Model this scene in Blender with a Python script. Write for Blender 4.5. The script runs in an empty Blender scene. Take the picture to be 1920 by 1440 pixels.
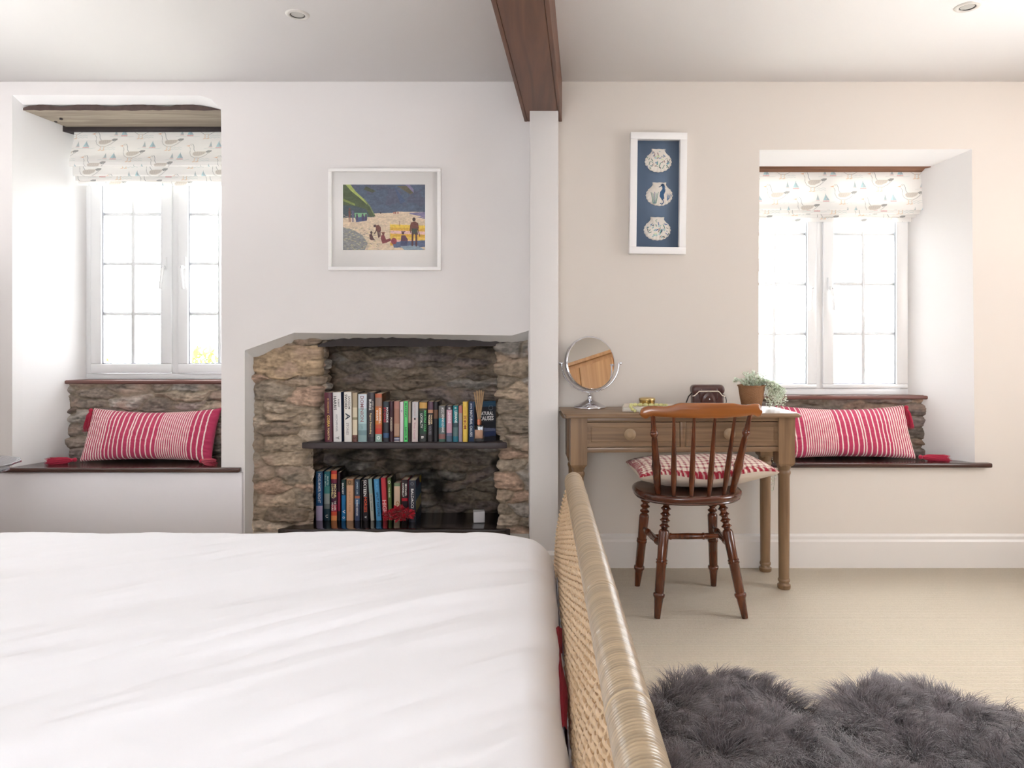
import bpy, math, random
import numpy as np
from mathutils import Vector, Matrix, Euler

random.seed(7)
C = bpy.context.scene.collection
sc = bpy.context.scene
F = 1340.0                      # focal length in pixels of the 1920 px wide frame
EYE = 1.098
D0 = 3.43                       # distance of the window wall
VX, VY = 1012.0, 634.0          # principal point of the (shifted) lens

# ------------------------------------------------------------------ camera
cam_d = bpy.data.cameras.new('camera'); cam = bpy.data.objects.new('camera', cam_d); C.objects.link(cam)
cam.location = (0, 0, EYE); cam.rotation_euler = (math.radians(90), 0, 0)
cam_d.sensor_width = 36.0; cam_d.sensor_fit = 'HORIZONTAL'; cam_d.lens = F / 1920 * 36
cam_d.shift_x = (960 - VX) / 1920; cam_d.shift_y = (VY - 720) / 1920
cam_d.clip_start = 0.02
sc.camera = cam

# ------------------------------------------------------------------ exposure and daylight
sc.view_settings.view_transform = 'Standard'
sc.view_settings.look = 'None'
sc.view_settings.gamma = 1.0
sc.view_settings.use_curve_mapping = False
sc.view_settings.exposure = 0.08
SKY = 11.5
w = bpy.data.worlds.new('sky'); sc.world = w; w.use_nodes = True
bg = w.node_tree.nodes['Background']; bg.inputs[0].default_value = (0.93, 0.965, 1.0, 1); bg.inputs[1].default_value = SKY

PI = math.pi
def window_light(name, loc, rot, sx, sy, watts, col):
    l = bpy.data.lights.new(name, 'AREA'); l.shape = 'RECTANGLE'; l.size = sx; l.size_y = sy; l.energy = watts; l.color = col
    o = bpy.data.objects.new(name, l); C.objects.link(o); o.location = loc; o.rotation_euler = rot
window_light('daylight_rear_window', (-0.4, -1.74, 1.25), (PI/2, 0, 0), 1.38, 1.18, 19, (.85, .92, 1.0))
window_light('daylight_side_window', (3.14, 2.15, 1.35), (0, PI/2, 0), 1.08, .98, 3.5, (.86, .92, 1.0))

# ------------------------------------------------------------------ helpers
def W(px, py, d):
    return ((px - VX) * d / F, d, EYE - (py - VY) * d / F)
def X(px, d): return (px - VX) * d / F
def Z(py, d): return EYE - (py - VY) * d / F
def lin(c):
    a = np.asarray(c, float) / 255.0
    return np.where(a <= 0.04045, a / 12.92, ((a + 0.055) / 1.055) ** 2.4)
def S(r, g, b): return tuple(float(v) for v in lin((r, g, b)))

MATS = {}
def mat(name, col=(0.8, 0.8, 0.8), rough=0.5, metal=0.0, noise=None, bump=None, attr=False, wood=None,
        spec=0.5, coat=0.0, sheen=0.0, trans=0.0, wave=None, transl=0.0):
    if name in MATS: return MATS[name]
    m = bpy.data.materials.new(name); m.use_nodes = True; nt = m.node_tree; N = nt.nodes; L = nt.links
    p = N['Principled BSDF']
    p.inputs['Roughness'].default_value = rough; p.inputs['Metallic'].default_value = metal
    p.inputs['Specular IOR Level'].default_value = spec
    p.inputs['Coat Weight'].default_value = coat; p.inputs['Coat Roughness'].default_value = 0.15
    p.inputs['Sheen Weight'].default_value = sheen
    p.inputs['Transmission Weight'].default_value = trans
    tc = N.new('ShaderNodeTexCoord')
    src = None
    if attr:
        a = N.new('ShaderNodeAttribute'); a.attribute_name = 'Col'; src = a.outputs['Color']
    if wood:
        axis, c1, c2, sc_ = wood
        mp = N.new('ShaderNodeMapping'); L.new(tc.outputs['Object'], mp.inputs[0])
        s = [sc_, sc_, sc_]; s['xyz'.index(axis)] = sc_ * 0.06; mp.inputs['Scale'].default_value = s
        n = N.new('ShaderNodeTexNoise'); n.inputs['Scale'].default_value = 1.0; n.inputs['Detail'].default_value = 6; n.inputs['Distortion'].default_value = 1.2
        L.new(mp.outputs[0], n.inputs['Vector'])
        r = N.new('ShaderNodeValToRGB'); r.color_ramp.elements[0].position = 0.32; r.color_ramp.elements[1].position = 0.68
        r.color_ramp.elements[0].color = (*c1, 1); r.color_ramp.elements[1].color = (*c2, 1)
        L.new(n.outputs['Fac'], r.inputs[0]); src = r.outputs[0]
    if noise:
        sc_, amt = noise
        n = N.new('ShaderNodeTexNoise'); n.inputs['Scale'].default_value = sc_; n.inputs['Detail'].default_value = 5
        L.new(tc.outputs['Object'], n.inputs['Vector'])
        mr = N.new('ShaderNodeMapRange'); mr.inputs['To Min'].default_value = 1 - amt; mr.inputs['To Max'].default_value = 1 + amt
        L.new(n.outputs['Fac'], mr.inputs['Value'])
        mx = N.new('ShaderNodeMix'); mx.data_type = 'RGBA'; mx.blend_type = 'MULTIPLY'; mx.inputs['Factor'].default_value = 1
        if src is not None: L.new(src, mx.inputs['A'])
        else: mx.inputs['A'].default_value = (*col, 1)
        L.new(mr.outputs[0], mx.inputs['B']); src = mx.outputs['Result']
    if src is not None: L.new(src, p.inputs['Base Color'])
    else: p.inputs['Base Color'].default_value = (*col, 1)
    h = None
    if bump:
        n = N.new('ShaderNodeTexNoise'); n.inputs['Scale'].default_value = bump[0]; n.inputs['Detail'].default_value = 6
        mp = N.new('ShaderNodeMapping'); L.new(tc.outputs['Object'], mp.inputs[0])
        if len(bump) > 2: mp.inputs['Scale'].default_value = bump[2]
        L.new(mp.outputs[0], n.inputs['Vector'])
        b = N.new('ShaderNodeBump'); b.inputs['Strength'].default_value = bump[1]; b.inputs['Distance'].default_value = 0.004
        L.new(n.outputs['Fac'], b.inputs['Height']); h = b
    if wave:
        axis, per, st = wave
        wv = N.new('ShaderNodeTexWave'); wv.bands_direction = axis; wv.inputs['Scale'].default_value = 0.314 / per
        wv.inputs['Distortion'].default_value = 0.6; wv.inputs['Detail'].default_value = 2; wv.inputs['Detail Scale'].default_value = 3
        L.new(tc.outputs['Object'], wv.inputs['Vector'])
        b = N.new('ShaderNodeBump'); b.inputs['Strength'].default_value = st; b.inputs['Distance'].default_value = 0.002
        L.new(wv.outputs['Fac'], b.inputs['Height'])
        if h: L.new(h.outputs[0], b.inputs['Normal'])
        h = b
    if h: L.new(h.outputs[0], p.inputs['Normal'])
    if transl:
        t = N.new('ShaderNodeBsdfTranslucent')
        if src is not None: L.new(src, t.inputs[0])
        else: t.inputs[0].default_value = (*col, 1)
        ms = N.new('ShaderNodeMixShader'); ms.inputs[0].default_value = transl
        L.new(p.outputs[0], ms.inputs[1]); L.new(t.outputs[0], ms.inputs[2]); L.new(ms.outputs[0], N['Material Output'].inputs[0])
    MATS[name] = m
    return m

class G:
    """collects shapes (with a colour per vertex) that become ONE mesh"""
    def __init__(s): s.v = []; s.f = []; s.c = []; s.n = 0
    def add(s, v, f, c=(1, 1, 1)):
        v = np.asarray(v, float).reshape(-1, 3); c = np.asarray(c, float)
        if c.ndim == 1: c = np.tile(c[:3], (len(v), 1))
        s.v.append(v); s.c.append(c[:, :3])
        if isinstance(f, np.ndarray): s.f.append(('a', f + s.n))
        else: s.f.append(('l', [tuple(i + s.n for i in q) for q in f]))
        s.n += len(v); return s
    def box(s, x0, x1, y0, y1, z0, z1, c=(1, 1, 1)):
        v = [(x, y, z) for z in (z0, z1) for y in (y0, y1) for x in (x0, x1)]
        return s.add(v, [(0, 2, 3, 1), (4, 5, 7, 6), (0, 1, 5, 4), (2, 6, 7, 3), (0, 4, 6, 2), (1, 3, 7, 5)], c)
    def grid(s, P, c=(1, 1, 1), flip=False, wrap=False):
        P = np.asarray(P, float); a, b = P.shape[:2]
        i = np.arange(a * b).reshape(a, b)
        if wrap: i = np.concatenate([i, i[:, :1]], 1)
        q = np.stack([i[:-1, :-1], i[:-1, 1:], i[1:, 1:], i[1:, :-1]], -1).reshape(-1, 4)
        if flip: q = q[:, ::-1]
        if isinstance(c, np.ndarray) and c.ndim == 3: c = c.reshape(-1, 3)
        return s.add(P.reshape(-1, 3), q, c)
    def prism(s, pts, y0, y1, c=(1, 1, 1), axis='y'):
        n = len(pts)
        def mk(p, t):
            if axis == 'y': return (p[0], t, p[1])
            if axis == 'z': return (p[0], p[1], t)
            return (t, p[0], p[1])
        v = [mk(p, y0) for p in pts] + [mk(p, y1) for p in pts]
        f = [tuple(range(n)), tuple(range(2 * n - 1, n - 1, -1))] + [(i, i + n, (i + 1) % n + n, (i + 1) % n) for i in range(n)]
        return s.add(v, f, c)
    def tube(s, path, rad, seg=10, c=(1, 1, 1), caps=True, flat=1.0):
        P = np.asarray(path, float); n = len(P); rad = np.broadcast_to(np.asarray(rad, float), (n,))
        T = np.gradient(P, axis=0) if n > 2 else np.tile(P[1] - P[0], (2, 1))
        T /= np.linalg.norm(T, axis=1)[:, None] + 1e-12
        up = np.array([0, 0, 1.0]) if abs(T[0][2]) < 0.9 else np.array([0, 1.0, 0])
        a = np.cross(T[0], up); a /= np.linalg.norm(a)
        A = []
        for t in T:
            a = a - t * np.dot(a, t); a /= np.linalg.norm(a) + 1e-12; A.append(a.copy())
        A = np.array(A); B = np.cross(T, A)
        th = np.linspace(0, 2 * PI, seg, endpoint=False)
        R = P[:, None] + rad[:, None, None] * (A[:, None] * np.cos(th)[None, :, None] + B[:, None] * np.sin(th)[None, :, None] * flat)
        base = s.n
        s.grid(R, c, wrap=True)
        if caps:
            s.f.append(('l', [tuple(base + i for i in range(seg)), tuple(base + (n - 1) * seg + i for i in range(seg - 1, -1, -1))]))
        return s
    def turned(s, p0, p1, prof, seg=20, c=(1, 1, 1)):
        p0 = np.array(p0, float); p1 = np.array(p1, float)
        t = np.array([q[0] for q in prof]); r = np.array([q[1] for q in prof])
        P = p0[None] + (p1 - p0)[None] * t[:, None]
        d = (p1 - p0) / np.linalg.norm(p1 - p0); up = np.array([0, 1.0, 0]) if abs(d[1]) < 0.9 else np.array([1.0, 0, 0])
        a = np.cross(d, up); a /= np.linalg.norm(a); b = np.cross(d, a)
        th = np.linspace(0, 2 * PI, seg, endpoint=False)
        R = P[:, None] + r[:, None, None] * (a * np.cos(th)[:, None] + b * np.sin(th)[:, None])[None]
        base = s.n; n = len(t)
        s.grid(R, c, wrap=True)
        s.f.append(('l', [tuple(base + i for i in range(seg)), tuple(base + (n - 1) * seg + i for i in range(seg - 1, -1, -1))]))
        return s
    def ball(s, p, r, c=(1, 1, 1), n=8, sq=(1, 1, 1)):
        th = np.linspace(0.001, PI - 0.001, n); ph = np.linspace(0, 2 * PI, n * 2, endpoint=False)
        R = np.stack([np.sin(th)[:, None] * np.cos(ph)[None] * sq[0], np.sin(th)[:, None] * np.sin(ph)[None] * sq[1], np.repeat(np.cos(th)[:, None], 2 * n, 1) * sq[2]], -1) * r + np.array(p)
        return s.grid(R, c, wrap=True)
    def xf(s, M):
        M = np.array(M); s.v = [v @ M[:3, :3].T + M[:3, 3] for v in s.v]; return s
    def build(s, name, m, parent=None, world=True, smooth=40, bevel=0.0, origin=None):
        V = np.concatenate(s.v); Cc = np.concatenate(s.c)
        if parent is not None and world:
            q = parent
            while q is not None: V = V - np.array(q.location); q = q.parent
        loc = None
        if parent is None:
            loc = np.array([(V[:, 0].min() + V[:, 0].max()) / 2, (V[:, 1].min() + V[:, 1].max()) / 2, V[:, 2].min()]) if origin is None else np.array(origin)
            V = V - loc
        sizes = []; idx = []
        for k, f in s.f:
            if k == 'a': sizes.append(np.full(len(f), f.shape[1])); idx.append(f.reshape(-1))
            else:
                sizes.append(np.array([len(q) for q in f])); idx.append(np.array([i for q in f for i in q]))
        sizes = np.concatenate(sizes).astype(np.int32); idx = np.concatenate(idx).astype(np.int32)
        me = bpy.data.meshes.new(name)
        me.vertices.add(len(V)); me.vertices.foreach_set('co', V.astype(np.float32).reshape(-1))
        me.loops.add(len(idx)); me.loops.foreach_set('vertex_index', idx)
        me.polygons.add(len(sizes)); st = np.concatenate([[0], np.cumsum(sizes)[:-1]]).astype(np.int32)
        me.polygons.foreach_set('loop_start', st); me.polygons.foreach_set('loop_total', sizes)
        me.update(calc_edges=True); me.validate()
        ca = me.color_attributes.new('Col', 'FLOAT_COLOR', 'POINT')
        ca.data.foreach_set('color', np.concatenate([Cc, np.ones((len(Cc), 1))], 1).astype(np.float32).reshape(-1))
        if smooth:
            me.polygons.foreach_set('use_smooth', [True] * len(me.polygons)); me.set_sharp_from_angle(angle=math.radians(smooth))
        me.materials.append(m)
        o = bpy.data.objects.new(name, me); C.objects.link(o)
        if loc is not None: o.location = loc
        if parent is not None: o.parent = parent
        if bevel:
            b = o.modifiers.new('bevel', 'BEVEL'); b.width = bevel; b.segments = 2; b.limit_method = 'ANGLE'; b.harden_normals = False
        return o

def tag(o, label, cat, group=None):
    o['label'] = label; o['category'] = cat
    if group: o['group'] = group
    return o
def thing(name, label, cat, loc, rot=0.0, group=None):
    o = bpy.data.objects.new(name, None); C.objects.link(o); o.location = loc; o.rotation_euler = (0, 0, rot); o.empty_display_size = 0.05
    return tag(o, label, cat, group)
def struct(o): o['kind'] = 'structure'; return o

# value noise
def hsh(i, j, s):
    n = (i.astype(np.int64) * 374761393 + j.astype(np.int64) * 668265263 + s * 1442695041) & 0xffffffff
    n = ((n ^ (n >> 13)) * 1274126177) & 0xffffffff
    return ((n ^ (n >> 16)) & 0xffff) / 65535.0
def vn(x, y, s=0):
    x = np.asarray(x, float); y = np.asarray(y, float)
    i = np.floor(x); j = np.floor(y); fx = x - i; fy = y - j; fx = fx * fx * (3 - 2 * fx); fy = fy * fy * (3 - 2 * fy)
    i = i.astype(np.int64); j = j.astype(np.int64)
    a = hsh(i, j, s); b = hsh(i + 1, j, s); c = hsh(i, j + 1, s); d = hsh(i + 1, j + 1, s)
    return (a * (1 - fx) + b * fx) * (1 - fy) + (c * (1 - fx) + d * fx) * fy
def fbm(x, y, s=0, o=4):
    r = 0; a = 0.5
    for k in range(o): r = r + a * vn(x * 2 ** k, y * 2 ** k, s + k * 17); a *= 0.5
    return r

class Canvas:
    """a colour grid painted with shapes, used as the colours of a fine mesh"""
    def __init__(s, w_, h_, res, bgc): s.w = w_; s.h = h_; s.nx = int(w_ / res) + 1; s.ny = int(h_ / res) + 1; s.x = np.linspace(0, w_, s.nx); s.y = np.linspace(0, h_, s.ny); s.a = np.tile(np.array(lin(bgc)), (s.ny, s.nx, 1))
    def sl(s, x0, x1, y0, y1):
        i0 = max(0, int(np.searchsorted(s.x, x0))); i1 = int(np.searchsorted(s.x, x1)); j0 = max(0, int(np.searchsorted(s.y, y0))); j1 = int(np.searchsorted(s.y, y1))
        return i0, i1, j0, j1
    def poly(s, pts, col, al=1.0):
        p = np.array(pts, float); i0, i1, j0, j1 = s.sl(p[:, 0].min(), p[:, 0].max(), p[:, 1].min(), p[:, 1].max())
        if i1 <= i0 or j1 <= j0: return
        Xg, Yg = np.meshgrid(s.x[i0:i1], s.y[j0:j1]); ins = np.zeros(Xg.shape, bool)
        q = np.roll(p, -1, 0)
        for (a, b), (c, d) in zip(p, q):
            if b == d: continue
            ins ^= ((b > Yg) != (d > Yg)) & (Xg < (c - a) * (Yg - b) / (d - b) + a)
        r = s.a[j0:j1, i0:i1]; r[ins] = r[ins] * (1 - al) + lin(col) * al
    def line(s, pts, wd, col, al=1.0):
        p = np.array(pts, float); i0, i1, j0, j1 = s.sl(p[:, 0].min() - wd, p[:, 0].max() + wd, p[:, 1].min() - wd, p[:, 1].max() + wd)
        if i1 <= i0 or j1 <= j0: return
        Xg, Yg = np.meshgrid(s.x[i0:i1], s.y[j0:j1]); dm = np.full(Xg.shape, 9e9)
        for (a, b), (c, d) in zip(p[:-1], p[1:]):
            L2 = (c - a) ** 2 + (d - b) ** 2 + 1e-12
            t = np.clip(((Xg - a) * (c - a) + (Yg - b) * (d - b)) / L2, 0, 1)
            dm = np.minimum(dm, np.hypot(Xg - a - t * (c - a), Yg - b - t * (d - b)))
        k = (np.clip((wd / 2 - dm) / (wd * 0.3) + 0.5, 0, 1) * al)[..., None]; r = s.a[j0:j1, i0:i1]; r[:] = r * (1 - k) + lin(col) * k
    def oval(s, cx, cy, rx, ry, col, al=1.0):
        t = np.linspace(0, 2 * PI, 20, endpoint=False); s.poly(np.stack([cx + rx * np.cos(t), cy + ry * np.sin(t)], 1), col, al)

_tc = {}
def text2d(txt):
    if txt in _tc: return _tc[txt]
    cu = bpy.data.curves.new('t', 'FONT'); cu.body = txt; cu.size = 1; cu.offset = 0.018; cu.resolution_u = 2
    o = bpy.data.objects.new('t', cu); C.objects.link(o)
    dg = bpy.context.evaluated_depsgraph_get(); me = bpy.data.meshes.new_from_object(o.evaluated_get(dg))
    v = np.array([tuple(q.co)[:2] for q in me.vertices]); f = [tuple(q.vertices) for q in me.polygons]
    bpy.data.objects.remove(o); bpy.data.curves.remove(cu); bpy.data.meshes.remove(me)
    v = v - v.min(0); v = v / v.max(0)
    _tc[txt] = (v, f); return _tc[txt]

# ------------------------------------------------------------------ materials
M_wall = mat('plaster_white', S(226, 221, 218), 0.85, bump=(9, 0.06), noise=(1.5, 0.01))
M_wallr = mat('plaster_warm_white', S(224, 216, 206), 0.85, bump=(9, 0.06))
M_ceil = mat('ceiling_paint', S(246, 243, 242), 0.9)
M_gloss = mat('white_gloss_paint', S(226, 220, 215), 0.35)
M_upvc = mat('white_window_plastic', S(236, 236, 236), 0.25)
M_stone = mat('rubble_stone', rough=0.85, attr=True, noise=(55, 0.30), bump=(70, 0.55), spec=0.3)
M_oak = mat('brown_stained_beam', rough=0.55, wood=('y', S(92, 60, 44), S(118, 78, 57), 22), bump=(30, 0.15, (1, 0.1, 1)))
M_lint = mat('weathered_lintel_wood', rough=0.8, wood=('x', S(136, 124, 112), S(172, 160, 142), 26), bump=(40, 0.4, (0.1, 1, 1)))
M_lint2 = mat('brown_lintel_wood', rough=0.7, wood=('x', S(112, 76, 56), S(150, 108, 82), 26), bump=(40, 0.2, (0.1, 1, 1)))
M_dark = mat('dark_board', S(52, 44, 44), 0.7, noise=(30, 0.25))
M_sill = mat('dark_varnished_sill', rough=0.22, wood=('x', S(52, 32, 28), S(76, 48, 42), 20), coat=0.4)
M_ledge = mat('reddish_brown_ledge', rough=0.45, wood=('x', S(92, 56, 50), S(118, 78, 70), 20))
M_slate = mat('dark_slate_shelf', rough=0.5, wood=('x', S(44, 38, 40), S(66, 56, 58), 18), bump=(30, 0.3))
M_slateg = mat('polished_black_shelf', rough=0.12, wood=('x', S(26, 20, 20), S(44, 32, 30), 18), coat=0.5)

# ------------------------------------------------------------------ room shell
XL, XR, YB = -3.2, 3.0, -1.6
ZC = EYE + (VY - 153) * D0 / F
def carpet_mat():
    m = mat('ribbed_carpet', S(236, 221, 197), 0.95, noise=(160, 0.10), sheen=0.2)
    nt = m.node_tree; N = nt.nodes; L = nt.links; p = N['Principled BSDF']
    tc = N.new('ShaderNodeTexCoord'); sep = N.new('ShaderNodeSeparateXYZ'); L.new(tc.outputs['Object'], sep.inputs[0])
    nz = N.new('ShaderNodeTexNoise'); nz.inputs['Scale'].default_value = 60; L.new(tc.outputs['Object'], nz.inputs['Vector'])
    ma = N.new('ShaderNodeMath'); ma.operation = 'MULTIPLY_ADD'; L.new(nz.outputs['Fac'], ma.inputs[0]); ma.inputs[1].default_value = 0.003; L.new(sep.outputs['Y'], ma.inputs[2])
    ml = N.new('ShaderNodeMath'); ml.operation = 'MULTIPLY'; L.new(ma.outputs[0], ml.inputs[0]); ml.inputs[1].default_value = PI / 0.0085
    sn = N.new('ShaderNodeMath'); sn.operation = 'SINE'; L.new(ml.outputs[0], sn.inputs[0])
    ab = N.new('ShaderNodeMath'); ab.operation = 'ABSOLUTE'; L.new(sn.outputs[0], ab.inputs[0])
    pw = N.new('ShaderNodeMath'); pw.operation = 'POWER'; L.new(ab.outputs[0], pw.inputs[0]); pw.inputs[1].default_value = 0.5
    vo = N.new('ShaderNodeTexNoise'); vo.inputs['Scale'].default_value = 220; L.new(tc.outputs['Object'], vo.inputs['Vector'])
    ad = N.new('ShaderNodeMath'); ad.operation = 'MULTIPLY_ADD'; L.new(vo.outputs['Fac'], ad.inputs[0]); ad.inputs[1].default_value = 0.7; L.new(pw.outputs[0], ad.inputs[2])
    b = N.new('ShaderNodeBump'); b.inputs['Strength'].default_value = 0.8; b.inputs['Distance'].default_value = 0.004
    L.new(ad.outputs[0], b.inputs['Height']); L.new(b.outputs[0], p.inputs['Normal'])
    return m
M_carpet = carpet_mat()
g = G(); g.box(XL - .15, XR + .15, YB - .15, 3.60, -0.12, 0.0)
struct(g.build('floor', M_carpet, smooth=0))
g = G(); g.box(XL - .15, XR + .15, YB - .15, D0 + .02, ZC, ZC + 0.12)
struct(g.build('ceiling', M_ceil, smooth=0))
g = G(); g.box(XL - .15, XL, YB - .15, D0, 0, ZC)
struct(g.build('wall_left', M_wall, smooth=0))
def wall_hole_x(name, x0, x1, ya, yb, za, zb):
    g = G(); g.box(x0, x1, YB - .15, ya, 0, ZC); g.box(x0, x1, yb, D0, 0, ZC); g.box(x0, x1, ya, yb, 0, za); g.box(x0, x1, ya, yb, zb, ZC)
    return struct(g.build(name, M_wallr, smooth=0))
wall_hole_x('wall_right', XR, XR + .15, 1.65, 2.65, 0.8, 1.9)
g = G(); g.box(XL, -1.1, YB - .15, YB, 0, ZC); g.box(.3, XR, YB - .15, YB, 0, ZC); g.box(-1.1, .3, YB - .15, YB, 0, 0.65); g.box(-1.1, .3, YB - .15, YB, 1.85, ZC)
struct(g.build('wall_back', M_wall, smooth=0))
# frames of the two rear windows (behind the camera)
def rear_frame(name, lo, hi, axis, depth0, depth1, nm):
    g = G()
    def bx(a0, a1, z0, z1):
        if axis == 'x': g.box(a0, a1, depth0, depth1, z0, z1)
        else: g.box(depth0, depth1, a0, a1, z0, z1)
    (a0, z0), (a1, z1) = lo, hi; t = 0.06
    bx(a0, a1, z0, z0 + t); bx(a0, a1, z1 - t, z1); bx(a0, a0 + t, z0 + t, z1 - t); bx(a1 - t, a1, z0 + t, z1 - t)
    for k in range(1, nm): a = a0 + (a1 - a0) * k / nm; bx(a - .03, a + .03, z0 + t, z1 - t)
    return struct(g.build(name, M_upvc, smooth=0))
rear_frame('window_3', (-1.1, 0.65), (.3, 1.85), 'x', YB - .10, YB - .04, 3)
rear_frame('window_4', (1.65, 0.8), (2.65, 1.9), 'y', XR + .04, XR + .10, 2)

# --- window wall with its three openings
import bmesh
SEAT_L = 0.480; SEAT_R = 0.503
o1 = [(X(23, D0), SEAT_L - .01), (X(23, D0), Z(178, D0)), (X(375, D0), Z(179, D0)), (X(396, D0), Z(186, D0)), (X(415, D0), Z(205, D0)), (X(415, D0), SEAT_L - .01)]
o2 = [(X(459, D0), 0.10), (X(459, D0), Z(657, D0)), (X(551, D0), Z(624, D0)), (X(960, D0), Z(629, D0)), (X(991, D0), Z(620, D0)), (X(993.5, D0), 0.10)]
o3 = [(1.0495, SEAT_R - .01), (X(1424, D0), Z(281, D0)), (X(1822, D0), Z(279.5, D0)), (X(1828, D0), SEAT_R - .01)]
def loft(g, a, b, closed=True, c=S(236, 234, 233)):
    n = len(a); v = list(a) + list(b)
    g.add(v, [(i, (i + 1) % n, (i + 1) % n + n, i + n) for i in range(n if closed else n - 1)], c)
def loop(pts):
    vs = [bm.verts.new((x, D0, z)) for x, z in pts]
    for i in range(len(vs)): bm.edges.new((vs[i], vs[(i + 1) % len(vs)]))
WCL, WCR = S(233, 228, 226), S(220, 211, 202)          # light put into the colour: lilac white left of the column, warm white right
g = G()
for lp_, c_ in (([[(XL, 0), (.02, 0), (.02, ZC), (XL, ZC)], o1, o2], WCL), ([[(.02, 0), (XR, 0), (XR, ZC), (.02, ZC)], o3], WCR)):
    bm = bmesh.new()
    for q in lp_: loop(q)
    bmesh.ops.triangle_fill(bm, use_beauty=True, edges=bm.edges[:])
    bm.verts.index_update()
    g.add([tuple(v.co) for v in bm.verts], [tuple(v.index for v in f.verts) for f in bm.faces], c_); bm.free()
# left niche: splayed reveal and sloping soffit to the window
YWL, YWR = 3.78, 3.68
def yz(pts, y): return [(x, y, z) for x, z in pts]
xl = lambda y: -2.53 + .37 * (y - D0)
ym = 3.475; zs = Z(196, ym)
m1 = [(xl(ym), SEAT_L - .01), (xl(ym), zs), (X(372, ym), zs), (X(394, ym), zs - .01), (X(414, ym), zs - .025), (-1.515, SEAT_L - .01)]
i1 = [(xl(YWL + .1), .3), (xl(YWL + .1), zs - .01), (-1.80, zs - .01), (-1.65, zs - .012), (-1.50, zs - .025), (-1.50, .3)]
loft(g, yz(o1, D0), yz(m1, ym)); loft(g, yz(m1, ym), yz(i1, YWL + .1))
xr = lambda y: 2.081 - .74 * (y - D0)
i3 = [(0.94, .35), (0.94, Z(313, 3.6) + .02), (xr(YWR + .03) , Z(313, 3.6) + .02), (xr(YWR + .03), .35)]
m3 = [(1.00, SEAT_R - .01), (1.0, Z(312, 3.585)), (xr(3.585), Z(312, 3.585)), (xr(3.585), SEAT_R - .01)]
loft(g, yz(o3, D0), yz(m3, 3.585)); loft(g, yz(m3, 3.585), yz(i3, YWR + .03))
# alcove: plaster lip with an uneven inner edge
def dens(p, q, n): return [(p[0] + (q[0] - p[0]) * k / n, p[1] + (q[1] - p[1]) * k / n) for k in range(n)]
def dl(pts, ns): 
    r = []
    for k in range(len(pts) - 1): r += dens(pts[k], pts[k + 1], ns[k])
    return r + [pts[-1]]
ns = [36, 10, 40, 4, 36]
YJ = 3.545
inner = [(X(474, YJ), 0.09), (X(478, YJ), Z(672, YJ)), (X(553, YJ), Z(640, YJ)), (X(960, YJ), Z(645, YJ)), (X(990, YJ), Z(637, YJ)), (X(992, YJ), 0.09)]
A = dl(o2, ns); B = dl(inner, ns)
B = [(x, z + (.020 * math.sin(PI * min(1, max(0, (k - 46) / 40))) if 46 <= k <= 86 else 0)) for k, (x, z) in enumerate(B)]; rr = random.Random(3)
B = [(x + (rr.uniform(-.006, .006) if 0 < k < len(B) - 38 else rr.uniform(-.002, .001)), z + rr.uniform(-.004, .004)) for k, (x, z) in enumerate(B)]
loft(g, yz(A, D0), yz(B, YJ), closed=False)
wf = struct(g.build('wall_front', mat('plaster_light_tinted', rough=.85, attr=True, bump=(9, .06)), smooth=30, origin=(0, D0, 0)))

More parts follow.
